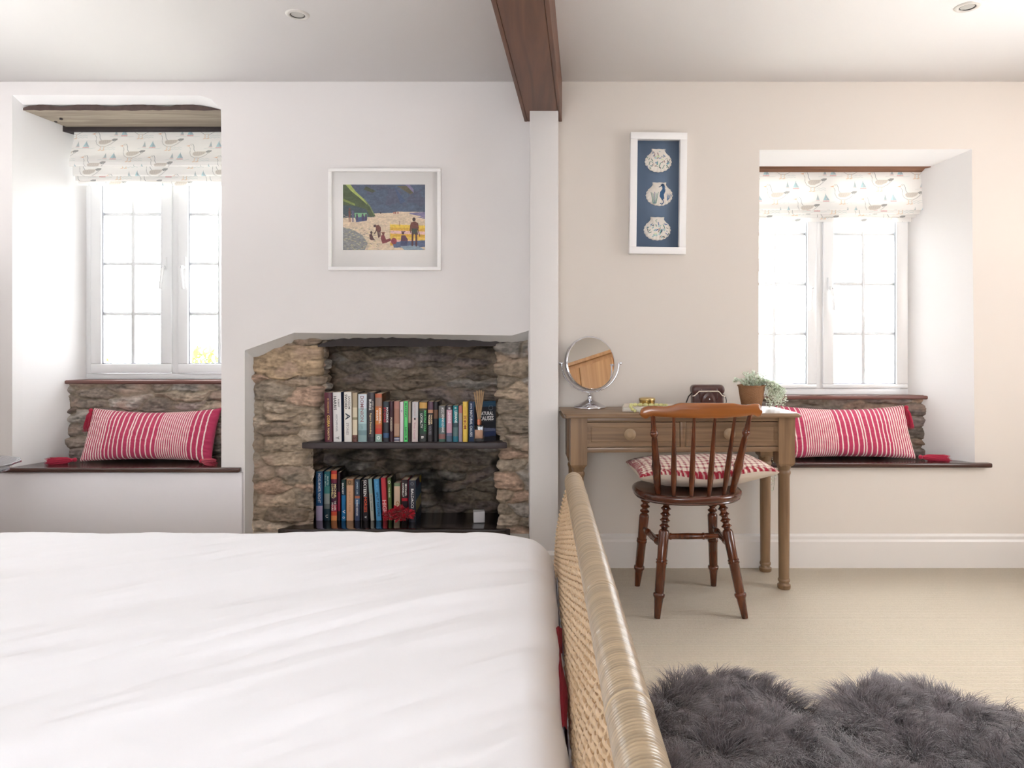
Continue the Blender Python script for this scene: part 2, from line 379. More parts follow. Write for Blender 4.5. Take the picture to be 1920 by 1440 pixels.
# --- rubble stone sheets
PAL = np.array([S(*c) for c in [(172, 154, 134), (154, 140, 124), (144, 128, 112), (184, 168, 150), (132, 120, 110), (168, 142, 124), (156, 148, 140), (140, 126, 120)]])
def stone_sheet(name, path, z0, z1, zones, seed, res=0.0035, amp=1.0, tintf=None, parent=None, big=None):
    P = np.array(path, float); seg = np.hypot(*np.diff(P, axis=0).T); s = np.concatenate([[0], np.cumsum(seg)])
    nu = int(s[-1] / res); nv = int((z1 - z0) / res)
    u = np.linspace(0, s[-1], nu)
    # soften corners a little
    fu = np.linspace(0, s[-1], nu * 4); fx = np.interp(fu, s, P[:, 0]); fy = np.interp(fu, s, P[:, 1])
    k = max(3, int(0.02 / (fu[1] - fu[0]))) | 1; ker = np.ones(k) / k
    fx2 = np.convolve(np.pad(fx, k // 2, mode='edge'), ker, 'valid'); fy2 = np.convolve(np.pad(fy, k // 2, mode='edge'), ker, 'valid')
    x = np.interp(u, fu, fx2); y = np.interp(u, fu, fy2)
    tx = np.gradient(x); ty = np.gradient(y); ln = np.hypot(tx, ty); nx_, ny_ = ty / ln, -tx / ln      # towards the room
    v = np.linspace(z0, z1, nv)
    U, V = np.meshgrid(u, v)
    Uw = U + .030 * (fbm(U * 9, V * 9, seed) - .45) ; Vw = V + .045 * (fbm(U * 6, V * 12, seed + 5) - .45) + .02 * (fbm(U * 22, V * 40, seed + 6) - .45)
    Uw = Uw + .05 * (fbm(U * 3.5, V * 5, seed + 31) - .45); Vw = Vw + .030 * (fbm(U * 3 + 5, V * 7, seed + 33) - .45)
    H = np.zeros(U.shape); Cc = np.zeros(U.shape + (3,)); edge = np.zeros(U.shape); r = random.Random(seed)
    for (ua, ub, cw, ch, pal) in zones:
        msk = (U >= ua) & (U < ub); uu = Uw[msk]; vv = Vw[msk]
        rj = np.floor(vv / ch); n_ = len(uu); f1 = np.full(n_, 9.); f2 = np.full(n_, 9.); idc = np.zeros(n_); px_ = np.zeros(n_); pv = np.zeros(n_)
        asp = cw / ch * .95
        for dr in (-2, -1, 0, 1, 2):
            row = rj + dr; wr = cw * (.65 + .8 * hsh(row, row * 0, seed + 3)); off = hsh(row, row * 0 + 1, seed + 4) * wr
            ci = np.floor((uu - off) / wr)
            for dc in (-2, -1, 0, 1, 2):
                cc_ = ci + dc
                cu_ = off + (cc_ + .5 + .75 * (hsh(cc_, row, seed + 1) - .5)) * wr; cv_ = (row + .5 + .70 * (hsh(cc_, row, seed + 2) - .5)) * ch
                rt = (hsh(cc_, row, seed + 8) - .5) * .22
                du = uu - cu_; dv = vv - cv_ + du * rt
                d = (np.abs(du / asp) ** 2.6 + np.abs(dv) ** 2.6) ** (1 / 2.6) * (1.15 - .3 * hsh(cc_, row, seed + 9))
                k1 = d < f1; f2 = np.where(k1, f1, np.minimum(f2, d)); f1 = np.where(k1, d, f1); idc = np.where(k1, hsh(cc_, row, seed + 12), idc); px_ = np.where(k1, du, px_); pv = np.where(k1, dv, pv)
        m = (f2 - f1) * .5
        if big is not None:
            bm_ = (U[msk] > big[0]) & (U[msk] < big[1] + .01 * np.sin(V[msk] * 70)) & (Vw[msk] > big[2] + .008 * np.sin(U[msk] * 30)) & (Vw[msk] < big[3])
            mb = np.minimum(np.minimum(Vw[msk] - big[2], big[1] - U[msk] + .01), .03)
            m = np.where(bm_, np.maximum(mb, 0), m); idc = np.where(bm_, .999, idc); px_ = np.where(bm_, 0, px_); pv = np.where(bm_, 0, pv)
        prof = 1 - np.exp(-(m / .0065) ** 1.4)
        q1 = idc * 7.31 % 1; q2 = idc * 13.7 % 1; q3 = idc * 29.3 % 1
        H[msk] = prof * (.017 + .016 * (q1 - .5)) + prof * (px_ * .10 * (q2 - .5) * 2 + pv * .25 * (q3 - .35))
        pi_ = np.array(pal)[np.clip((q2 * len(pal)).astype(int), 0, len(pal) - 1)]
        cb = PAL[pi_] * (.78 + .45 * q3)[:, None]
        if big is not None: cb = np.where(bm_[:, None], np.array(S(168, 146, 120)), cb)
        Cc[msk] = cb; edge[msk] = np.exp(-(m / .0050) ** 2)
    strat = fbm(U * 14, V * 70 + U * 8 * np.sin(V * 9), seed + 9, 4) - .47
    fine = fbm(U * 60, V * 110, seed + 11, 4) - .47
    if path[0][1] == path[1][1] and len(path) > 3: H = H + .040 * np.clip((V - .56) / .03, 0, 1) * np.clip(1 - np.abs(U - .40) / .12, 0, 1) - .030 * np.clip((.56 - V) / .03, 0, 1) * np.clip(1.3 - np.abs(U - .42) / .14, 0, 1)
    H = amp * (H * 1.35 + .011 * strat + .008 * fine + .02 * (fbm(U * 7, V * 9, seed + 13) - .47))
    mort = np.array(S(158, 142, 122))
    e = np.clip(edge, 0, 1)[..., None]
    Cc = Cc * (1 + 1.3 * strat[..., None] + 1.2 * fine[..., None])
    pn = np.clip((fbm(U * 10, V * 16, seed + 21) - .56) * 6, 0, 1)[..., None]
    Cc = Cc * (1 - pn * .5) + np.array(S(196, 168, 150)) * pn * .5
    Cc = Cc * (1 - .55 * e) + mort * .8 * .55 * e
    if tintf is not None: Cc = Cc * tintf(U, V, x[None].repeat(nv, 0), y[None].repeat(nv, 0))[..., None]
    Pm = np.stack([x[None] + nx_[None] * H, y[None] + ny_[None] * H, V], -1)
    g = G(); g.grid(Pm, np.clip(Cc, .004, .9)); return g.build(name, M_stone, parent, smooth=60)

JL = -1.12; YF = 3.55; YS = 3.82
path = [(-1.44, YF), (JL, YF), (JL - .04, YS), (-.165, YS), (-.20, YF), (0.02, YF)]
def soot_and_back_tone(U, V, x, y):  # soot low on the back; also darker towards the back and the top
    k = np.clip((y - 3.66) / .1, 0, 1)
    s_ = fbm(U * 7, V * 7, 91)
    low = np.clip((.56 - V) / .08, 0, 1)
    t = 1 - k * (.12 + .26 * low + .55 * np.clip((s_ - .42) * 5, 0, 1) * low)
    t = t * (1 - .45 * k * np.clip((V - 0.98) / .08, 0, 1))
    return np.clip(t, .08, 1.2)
stone_sheet('stone_alcove', path, 0.08, 1.125, [(0, .345, .19, .066, [0, 1, 2, 3, 5]), (.345, 1.69, .19, .055, [1, 2, 4, 6, 7]), (1.69, 9, .17, .072, [0, 1, 3, 6, 5])], 11, tintf=soot_and_back_tone, parent=wf, big=(.0, .34, .90, 1.06))
stone_sheet('stone_facing', [(-2.445, 3.70), (-1.42, 3.70)], SEAT_L, .875, [(0, 9, .22, .060, [1, 4, 6, 7])], 23, amp=.8, parent=wf)
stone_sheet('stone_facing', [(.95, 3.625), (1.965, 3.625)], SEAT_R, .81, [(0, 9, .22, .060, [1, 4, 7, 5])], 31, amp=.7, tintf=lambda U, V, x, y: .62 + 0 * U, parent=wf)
# plaster hearth in front of / under the alcove
g = G(); g.box(-1.42, -.05, 3.435, 3.60, 0, .135); g.build('hearth_ledge', mat('plaster_hearth', S(224, 218, 210), .85, bump=(30, .3)), wf, bevel=.006)

# column, beam, baseboards
g = G(); g.box(-.046, .0855, 3.268, 3.44, 0, 2.145)
struct(g.build('trim_1', M_wall, smooth=0, bevel=.004))
g = G()
zb = 2.137
def bx_(y): return .0168 - .063 * (D0 - y)
def beam_prism(dx0, dx1, z0, z1, c=(1, 1, 1)):
    ya, yb = YB, D0
    a = [(bx_(ya) + dx0, ya, z0), (bx_(ya) + dx1, ya, z0), (bx_(ya) + dx1, ya, z1), (bx_(ya) + dx0, ya, z1)]
    b = [(bx_(yb) + dx0, yb, z0), (bx_(yb) + dx1, yb, z0), (bx_(yb) + dx1, yb, z1), (bx_(yb) + dx0, yb, z1)]
    g.add(a + b, [(0, 1, 2, 3), (7, 6, 5, 4), (0, 4, 5, 1), (1, 5, 6, 2), (2, 6, 7, 3), (3, 7, 4, 0)], c)
beam_prism(-.074, .074, zb, ZC + .01)
beam_prism(-.090, -.0745, zb - .001, ZC + .01); beam_prism(.0745, .090, zb - .001, ZC + .01)
tag(g.build('ceiling_beam', M_oak, smooth=0, bevel=.003), 'long dark brown timber beam boxed under the ceiling, ending on the white column', 'beam')
g = G()
for x0, x1 in ((.0855, XR),):
    g.prism([(3.412, 0), (3.412, .125), (3.418, .135), (3.418, .150), (3.424, .158), (D0, .160), (D0, 0)], x0, x1, axis='x')
struct(g.build('baseboard_front', M_gloss, smooth=30))
g = G(); g.prism([(3.25, 0), (3.25, .11), (3.262, .125), (3.268, .125), (3.268, 0)], -.046, .0855, axis='x'); g.box(.0855, .10, 3.25, 3.412, 0, .125)
struct(g.build('baseboard_column', M_gloss, smooth=30))
g = G(); g.box(-3.2, X(455, D0 - .01), D0 - .018, D0, .155, SEAT_L - .024)
M_wall2 = mat('plaster_cool_white', S(234, 230, 233), .85)
struct(g.build('trim_2', M_wall2, smooth=0, bevel=.003))

# window seats, ledges, lintels
def plank(name, pts, z0, z1, m, lab, cat):
    g = G(); g.prism(pts, z0, z1, axis='z'); o = g.build(name, m, smooth=0, bevel=.006)
    return tag(o, lab, cat)
plank('window_seat_board', [(-2.56, 3.395), (X(448, 3.395), 3.395), (X(448, 3.395), D0), (-1.53, D0), (-1.50, 3.715), (xl(3.715), 3.715), (xl(D0), D0), (-2.56, D0)], SEAT_L - .022, SEAT_L, M_sill, 'dark glossy wooden window seat board in the left window niche', 'window seat')
plank('window_seat_board', [(.99, 3.395), (X(1862, 3.395), 3.395), (X(1862, 3.395), D0), (2.075, D0), (xr(3.64), 3.64), (1.0, 3.64), (1.04, D0), (.99, D0)], SEAT_R - .022, SEAT_R, M_sill, 'dark glossy wooden window seat board in the right window niche', 'window seat')
plank('window_ledge', [(X(120, 3.67), 3.67), (-1.44, 3.67), (-1.44, 3.80), (X(120, 3.67), 3.80)], .862, .881, M_ledge, 'thin reddish brown window ledge above the stone, left window', 'ledge')
plank('window_ledge', [(.96, 3.60), (X(1743, 3.60), 3.60), (X(1743, 3.60), 3.70), (.96, 3.70)], .789, .808, M_ledge, 'thin reddish brown window ledge above the stone, right window', 'ledge')
# left lintel: two weathered planks, ragged front edge
g = G()
zf = Z(207, 3.475); zb2 = Z(237, 3.655)
xs = np.linspace(X(43, 3.475), -1.44, 40); rr = random.Random(5)
fr = []
for k, x_ in enumerate(xs):
    t = min(1, k / 3); top = zf + .012 + .012 * t + .005 * math.sin(k * .7) + rr.uniform(-.002, .002) - .0006 * max(0, k - 28) * (k - 28) * .3
    fr.append([(x_ + .0, 3.475 + rr.uniform(-.003, .003), zf + rr.uniform(-.0015, .0015)), (x_, 3.478, top), (x_ + .01, 3.66, zs + .02), (max(x_, xl(3.655) + .02), 3.66, zb2)])
fr = np.array(fr).transpose(1, 0, 2)
g.grid(np.concatenate([fr, fr[:1]], 0))
g.add(fr[:, 0], [(0, 1, 2, 3)]); g.add(fr[:, -1], [(3, 2, 1, 0)])
ll = thing('window_lintel', 'weathered grey-brown rough timber lintel over the left window', 'lintel', (-1.95, 3.47, zf))
g.build('lintel_plank', M_lint, ll, smooth=50)
g = G(); g.grid(np.stack([fr[0] + np.array([0, -.0015, 0]), fr[1] + np.array([0, -.0015, .001])], 0)); g.build('bark_edge', mat('dark_lintel_bark', S(84, 68, 64), .85, noise=(40, .35), bump=(50, .5)), ll, smooth=0)
g = G(); g.box(X(115, 3.665), -1.44, 3.662, 3.86, Z(247, 3.665), zb2 + .012); g.build('lintel_batten', M_dark, ll, smooth=0)
g = G()
for a, b in ((0.75 * 0 + 112, 216), (92, 226)):
    px, py = W(a, b, 3.55)[0], 0
    g.turned((px, 3.56 if a > 100 else 3.60, zf - .02), (px, 3.56 if a > 100 else 3.60, zf + .0), [(0, .007), (1, .007)], 10)
g.build('old_bolt', M_dark, ll)
zr = Z(312, 3.585)
g = G(); g.prism([(1.0 - .02, 3.585), (xr(3.585) - .004, 3.585), (xr(3.66), 3.68), (.96, 3.68)], zr - .004, zr + .01, axis='z')
g.prism([(3.585, zr - .006), (3.62, Z(322, 3.62)), (3.68, Z(322, 3.62)), (3.68, zr)], .97, xr(3.625), axis='x')
tag(g.build('window_lintel', M_lint2, smooth=0), 'slim smooth brown wooden lintel over the right window', 'lintel')
# alcove lintel
g = G(); n = 30; xs = np.linspace(X(596, 3.56), X(952, 3.56), n)
top = [Z(648 - 16 * math.sin(min(1, k / 6) * PI / 2) + max(0, k - 22) * 1.3, 3.56) for k in range(n)]
bot = [Z(649 + (1 if k % 7 < 3 else 0), 3.56) for k in range(n)]
P = np.array([[(x, 3.525, b), (x, 3.525, t_), (x, 3.83, t_), (x, 3.83, b)] for x, t_, b in zip(xs, top, bot)]).transpose(1, 0, 2)
g.grid(np.concatenate([P, P[:1]], 0)); g.add(P[:, 0], [(0, 1, 2, 3)]); g.add(P[:, -1], [(3, 2, 1, 0)])
tag(g.build('alcove_lintel', M_dark, smooth=40), 'dark slate-like lintel curving over the stone alcove', 'lintel')
# alcove shelves
def slab(name, px0, px1, yf, yb_, zt, th, m, lab, r=0):
    g = G(); xa, xb = X(px0, yf), X(px1, yf); n = 24; rr = random.Random(int(px0))
    pts = [(xa + .02, yf + .03)] + [(xa + (xb - xa) * k / n, yf + rr.uniform(-.003, .003)) for k in range(n + 1)] + [(xb - .02, yf + .03), (-.21, yb_), (JL + .03, yb_)]
    pts[1] = (xa, yf + .012); pts[n + 1] = (xb, yf + .012)
    g.prism(pts, zt - th, zt, axis='z'); o = g.build(name, m, smooth=0, bevel=.004); return tag(o, lab, 'shelf')
ZS1 = .5915; ZS2 = .171
XJ=0
slab('slate_shelf', 564, 951, 3.462, 3.80, ZS1, .030, M_slateg if 0 else M_slate, 'upper dark slate shelf in the stone alcove, carrying the long row of books')
slab('slate_shelf', 519, 957, 3.462, 3.80, ZS2, .035, M_slateg, 'lower glossy black shelf at the bottom of the stone alcove')

# ------------------------------------------------------------------ casement windows
M_glass = bpy.data.materials.new('window_glass'); M_glass.use_nodes = True
nt = M_glass.node_tree; nt.nodes.remove(nt.nodes['Principled BSDF'])
t_ = nt.nodes.new('ShaderNodeBsdfTransparent'); gl = nt.nodes.new('ShaderNodeBsdfGlossy'); gl.inputs['Roughness'].default_value = 0.02
ms = nt.nodes.new('ShaderNodeMixShader')
ms.inputs[0].default_value = 0.03; nt.links.new(t_.outputs[0], ms.inputs[1]); nt.links.new(gl.outputs[0], ms.inputs[2]); nt.links.new(ms.outputs[0], nt.nodes['Material Output'].inputs[0])
M_gask = mat('grey_window_gasket', S(150, 152, 158), .6)
M_bar = mat('white_glazing_bar', S(238, 238, 238), .4, transl=.12)  # slight translucency stands in for glare on the backlit bars
def casement(name, x0, x1, z0, z1, y, lp, rp, zp0, zp1, nrow, hz):
    """lp / rp: pane x-ranges; zp0..zp1 pane heights"""
    cx = (x0 + x1) / 2; g = G(); f = .030
    g.box(x0, x1, y, y + .07, z0, z0 + f); g.box(x0, x1, y, y + .07, z1 - f, z1); g.box(x0, x0 + f, y, y + .07, z0 + f, z1 - f); g.box(x1 - f, x1, y, y + .07, z0 + f, z1 - f)
    g.box(cx - .022, cx + .022, y, y + .07, z0 + f, z1 - f)
    fr = struct(g.build(name, M_upvc, smooth=0, bevel=.003))
    for k, (a, b) in enumerate((lp, rp)):
        ox0 = x0 + f + .002 if k == 0 else cx + .016; ox1 = cx - .016 if k == 0 else x1 - f - .002
        g = G(); yy = y - .012
        g.box(ox0, ox1, yy, yy + .05, z0 + f + .002, zp0); g.box(ox0, ox1, yy, yy + .05, zp1, z1 - f - .002)
        g.box(ox0, a, yy, yy + .05, zp0, zp1); g.box(b, ox1, yy, yy + .05, zp0, zp1)
        sash = g.build('sash', M_upvc, fr, bevel=.004, smooth=0)
        g = G(); 
        for q in range(1, nrow): zz = zp0 + (zp1 - zp0) * q / nrow; g.box(a, b, yy + .022, yy + .036, zz - .008, zz + .008)
        g.box((a + b) / 2 - .008, (a + b) / 2 + .008, yy + .021, yy + .035, zp0, zp1); g.build('glazing_bar', M_bar, sash, smooth=0)
        g = G(); g.box(a, b, yy + .027, yy + .031, zp0, zp1); g.build('pane', M_glass, sash, smooth=0)
        g = G(); t = .0035
        g.box(a, a + t, yy + .012, yy + .02, zp0, zp1); g.box(b - t, b, yy + .012, yy + .02, zp0, zp1); g.box(a, b, yy + .012, yy + .02, zp0, zp0 + t); g.build('gasket', M_gask, sash, smooth=0)
        g = G(); hx = cx - .05 if k == 0 else cx + .05; s_ = -1 if k == 0 else 1
        g.box(hx - .011, hx + .011, yy - .008, yy, hz - .01, hz + .055)
        g.turned((hx, yy, hz), (hx, yy - .025, hz), [(0, .009), (1, .009)], 12)
        g.tube([(hx, yy - .025, hz + .008), (hx, yy - .030, hz - .02), (hx + s_ * .004, yy - .032, hz - .06), (hx + s_ * .01, yy - .03, hz - .115)], [.009, .009, .008, .007], 10)
        g.build('handle', M_upvc, fr)
        g = G(); g.ball((hx, yy - .036, hz), .004); g.build('lock_button', mat('chrome', S(215, 215, 220), .08, 1.0), fr)
    return fr
casement('window_1', X(161, YWL), -1.45, .881, 2.10, YWL, (X(192, YWL), X(303, YWL)), (X(354, YWL), X(466, YWL)), Z(682, YWL), Z(307, YWL), 4, Z(502, YWL))
casement('window_2', .955, X(1712, YWR), .808, Z(300, YWR), YWR, (X(1393, YWR), X(1512, YWR)), (X(1562, YWR), X(1679, YWR)), Z(720, YWR), Z(344, YWR), 4, Z(541, YWR))
# blocking strips between frame and reveal (part of the wall)
g = G(); g.box(xl(YWL) - .1, X(161, YWL), YWL + .0, YWL + .06, .3, 2.35); g.box(-1.45, -1.35, YWL, YWL + .06, .3, 2.35); g.box(-2.6, -1.35, YWL, YWL + .06, 2.10, 2.35); g.box(-2.6, -1.35, YWL, YWL + .06, .2, .881)
g.box(.85, .955, YWR, YWR + .06, .3, 2.1); g.box(X(1712, YWR), 2.05, YWR, YWR + .06, .3, 2.1); g.box(.85, 2.05, YWR, YWR + .06, Z(300, YWR), 2.2); g.box(.85, 2.05, YWR, YWR + .06, .2, .808)
g.build('window_surround', M_wall, wf, smooth=0)
# seal the cavity behind the alcove
g = G(); g.box(-1.43, .2, 3.86, 3.9, 0, 1.4); g.box(-1.43, .2, 3.44, 3.9, 1.30, 1.34); g.box(-1.43, .2, 3.44, 3.9, -.02, .07)
g.build('alcove_backing', M_wall, wf, smooth=0)

# ------------------------------------------------------------------ roman blinds
M_blind = mat('printed_cotton_blind', rough=.9, attr=True, transl=.38)
def gull(cv, x, y, s=1.0):
    m = s * .00068
    q = lambda pts: [(x + a * m, y + b * m) for a, b in pts]
    cv.poly(q([(14, -8), (24, -18), (38, -16), (46, 0), (50, 30), (62, 44), (100, 40), (150, 42), (172, 48), (135, 82), (100, 100), (62, 100), (34, 82), (22, 55), (24, 22), (16, 8)]), (250, 248, 244))
    cv.poly(q([(44, 58), (60, 46), (100, 44), (148, 44), (130, 66), (95, 82), (60, 82), (46, 72)]), (196, 184, 170))
    for k in range(6): cv.line(q([(52 + k * 14, 52), (60 + k * 13, 76 - k * 2)]), .0018, (158, 148, 140))
    cv.line(q([(14, -8), (24, -18), (38, -16)]), .0016, (150, 140, 132))
    cv.line(q([(38, -16), (48, 4), (50, 28), (60, 44)]), .0026, (70, 84, 104))
    cv.line(q([(16, 10), (24, 24), (22, 55), (34, 82), (62, 100), (100, 100), (135, 82), (172, 50)]), .0019, (92, 92, 98))
    cv.poly(q([(140, 42), (158, 34), (186, 34), (182, 46), (150, 56)]), (62, 66, 72))
    cv.poly(q([(-12, -2), (14, -8), (14, 4)]), (226, 160, 96)); cv.oval(x + 26 * m, y - 8 * m, .0016, .0016, (40, 40, 40))
    for a in (66, 92): cv.line(q([(a, 100), (a - 2, 130)]), .0026, (232, 176, 110)); cv.line(q([(a - 14, 134), (a + 4, 130)]), .003, (232, 176, 110))
def boats(cv, x, y):
    m = .00068; q = lambda pts: [(x + a * m, y + b * m) for a, b in pts]
    cv.poly(q([(18, -22), (6, 18), (30, 18)]), (140, 170, 178)); cv.line(q([(18, -24), (19, 20)]), .0014, (90, 100, 110)); cv.line(q([(4, 22), (30, 22)]), .0026, (214, 150, 150))
    cv.poly(q([(78, -28), (58, 20), (80, 20)]), (128, 196, 208)); cv.poly(q([(80, -20), (82, 20), (104, 20)]), (110, 160, 176)); cv.line(q([(79, -30), (80, 22)]), .0014, (80, 100, 115)); cv.line(q([(58, 27), (100, 27)]), .0045, (220, 110, 116))
    cv.line(q([(-30, 36), (0, 30), (40, 36), (80, 32), (120, 36), (150, 30)]), .0014, (190, 206, 206))
def waves(cv, x, y):
    m = .00068
    for r in range(2): cv.line([(x + a * m, y + (b + r * 14) * m) for a, b in [(0, 4), (14, 12), (28, 2), (42, 10), (58, 0), (72, 8), (90, 0), (110, 6)]], .0014, (168, 196, 196))
def blind_canvas(wd, ln, ox, oy):
    cv = Canvas(wd, ln, .0013, (252, 250, 247)); P = .340
    for r in range(-2, int(ln / .066) + 2):
        for k in range(-2, int(wd / P) + 3):
            x = ox + k * P - r * .19; x = (x + .6) % (math.ceil((wd + 1.2) / P) * P) - .6
            y = oy + r * .066; gull(cv, x, y); boats(cv, x + .085, y - .002) if 0 else boats(cv, x + .105, y - .022 + .012); waves(cv, x + .235, y + .005)
    cv.a = cv.a * .62 + np.array(lin((252, 250, 247))) * .38
    return cv
def blind(label, x0, x1, prof, ox, oy):
    P = np.array(prof); sg = np.hypot(*np.diff(P, axis=0).T); s_ = np.concatenate([[0], np.cumsum(sg)])
    cv = blind_canvas(x1 - x0, s_[-1], ox, oy)
    t = cv.y; yy = np.interp(t, s_, P[:, 0]); zz = np.interp(t, s_, P[:, 1])
    Pm = np.stack([np.repeat((x0 + cv.x)[None], cv.ny, 0), np.repeat(yy[:, None], cv.nx, 1), np.repeat(zz[:, None], cv.nx, 1)], -1)
    Pm[..., 1] += .004 * (fbm(Pm[..., 0] * 3, t[:, None] * 8 + 0 * Pm[..., 0], 4) - .45) * 2
    root = thing('roman_blind', label, 'blind', ((x0 + x1) / 2, P[0, 0], P[-1, 1]))
    g = G(); g.grid(Pm, cv.a, flip=True); g.build('printed_fabric', M_blind, root, smooth=60)
    g = G(); B = Pm[::6, ::20].copy(); B[..., 1] += .008; g.grid(B, lin((250, 248, 244)))
    for e in (0, -1):
        E = np.stack([Pm[::3, e], Pm[::3, e] + np.array([0, .009, 0])], 0); g.grid(E, lin((240, 228, 208)))
    g.build('lining', mat('cream_lining', S(250, 248, 244), .9, transl=.18), root, smooth=0)
    g = G(); g.box(x0 + .005, x1 - .005, P[0, 0] + .010, P[0, 0] + .035, P[0, 1] - .03, P[0, 1]); g.build('headrail', M_gloss, root, smooth=0)
def zp(y, d): return Z(y, d)
blind('white roman blind printed with gulls and small sailboats, left window', X(130, 3.635), -1.455,
      [(3.672, zp(246, 3.67)), (3.668, zp(262, 3.66)), (3.650, zp(285, 3.65)), (3.632, zp(303, 3.63)), (3.634, zp(310, 3.634)), (3.640, zp(312, 3.64)), (3.660, zp(296, 3.66)), (3.664, zp(300, 3.664)), (3.662, zp(328, 3.662)), (3.668, zp(330, 3.668)), (3.680, zp(318, 3.68)), (3.684, zp(321, 3.684)), (3.684, zp(339, 3.684)), (3.690, zp(340, 3.69)), (3.698, zp(330, 3.698)), (3.704, zp(332, 3.704)), (3.704, zp(348, 3.704))], .10, .015)
blind('white roman blind printed with gulls and small sailboats, right window', .97, X(1730, 3.612),
      [(3.628, zp(322, 3.628)), (3.622, zp(350, 3.622)), (3.612, zp(380, 3.61)), (3.610, zp(392, 3.61)), (3.616, zp(394, 3.616)), (3.626, zp(380, 3.626)), (3.630, zp(384, 3.63)), (3.629, zp(400, 3.629)), (3.634, zp(402, 3.634)), (3.642, zp(392, 3.642)), (3.645, zp(396, 3.645)), (3.644, zp(407, 3.644)), (3.649, zp(408, 3.649)), (3.656, zp(400, 3.656)), (3.66, zp(404, 3.66)), (3.66, zp(416, 3.66))], .02, .012)

# ------------------------------------------------------------------ bed
M_rattan = mat('rattan_peel', S(188, 162, 126), .34, noise=(120, .12), coat=.25)
M_rattanw = mat('woven_rattan', S(214, 184, 148), .5, noise=(90, .15), coat=.1)
M_linen = mat('white_duvet_cotton', S(248, 247, 250), .9, sheen=.2, bump=(260, .03))
M_sheet = mat('pale_grey_sheet', S(216, 212, 216), .9)
M_red = mat('red_blanket', S(136, 12, 32), .95, bump=(200, .3))
bed = thing('bed', 'bed with a woven rattan footboard and a thick wrapped rail on top', 'bed', (-.95, 1.35, 0))
BY0, BY1 = .52, 2.235
pz = np.array([.10, .30, .40, .45, .50, .55, .60, .64]); pxx = np.array([.058, .056, .056, .058, .062, .071, .083, .094])
def fbx(z): return np.interp(z, pz, pxx)
RX, RZ, RR = .105, .655, .0275
n = int((BY1 - BY0) / .0022)
yy = np.linspace(BY0, BY1, n); rad = RR + .0011 * np.abs(np.sin(yy * PI / .0062)) + .0008 * (np.abs((yy * 1.0 + .02) % .19 - .095) < .003)
rad[-8:] *= np.sqrt(np.clip(1 - (np.arange(8) / 8.) ** 2, .05, 1))
g = G(); wr_ = .82 + .30 * hsh(np.floor(yy / .0062), np.zeros(n), 3) - .22 * (np.abs(((yy / .0062) % 1)) < .18)
g.tube(np.stack([RX + 0 * yy, yy, RZ + .004 * np.sin(yy * 1.6)], 1), rad, 28, caps=True, c=np.repeat(np.array(lin((182, 160, 130)))[None] * wr_[:, None], 28, 0)); g.build('top_rail', mat('wrapped_rattan_peel', rough=.34, attr=True, coat=.25), bed, smooth=60)
g = G()
zs_ = np.arange(.14, .634, .0080); yst = np.arange(BY0 + .01, BY1 - .02, .0075)
for k, z in enumerate(zs_):
    ph = (yst / .045 + (k % 2) * .5 + (k // 2) * .25) * 2 * PI
    off = np.sign(np.sin(ph)) * np.abs(np.sin(ph)) ** .5 * .0042
    g.tube(np.stack([fbx(z) + off, yst, z + 0 * yst + .0010 * np.sin(yst * 40 + k)], 1), .0040, 6, caps=False)
for k, y in enumerate(np.arange(BY0 + .02, BY1 - .03, .0225)):
    zz = np.linspace(.12, .64, 14); g.tube(np.stack([fbx(zz), y + 0 * zz, zz], 1), .0030, 5, caps=False)
g.build('woven_panel', M_rattanw, bed, smooth=60)
g = G()
for z in np.arange(.30, .638, .012):                       # peel wrapped round the end post
    t = np.linspace(0, 2 * PI, 13); x_ = fbx(z)
    g.tube(np.stack([x_ + .010 * np.cos(t), BY1 - .012 + .020 * np.sin(t), z + .003 * np.cos(t)], 1), .0032, 5, caps=False)
g.build('wrapped_edge', M_rattanw, bed, smooth=60)
g = G(); zz = np.linspace(0, .64, 12); g.tube(np.stack([fbx(zz), BY1 - .012 + 0 * zz, zz], 1), .0075, 10); g.build('post', M_rattan, bed)
g = G(); zz = np.linspace(0, .64, 12); g.tube(np.stack([fbx(zz), BY0 + .012 + 0 * zz, zz], 1), .0075, 10); g.build('post', M_rattan, bed)
g = G(); g.box(-2.0, .045, 2.02, 2.05, .18, .30); g.build('side_rail', M_rattan, bed, smooth=0)
g = G(); g.box(-2.0, .045, .60, .63, .18, .30); g.build('side_rail', M_rattan, bed, smooth=0)
g = G(); g.box(-2.0, .045, .63, 2.02, .18, .22); g.build('slat_base', M_rattan, bed, smooth=0)
g = G(); g.box(-2.05, -2.0, BY0, BY1, 0.0, 1.05); g.build('headboard', M_rattanw, bed, bevel=.01, smooth=0)
g = G(); g.box(-1.99, .028, .64, 2.01, .22, .44)
tag(g.build('mattress', M_sheet, bevel=.03, smooth=40), 'pale mattress under the duvet, beside the rattan footboard', 'mattress')
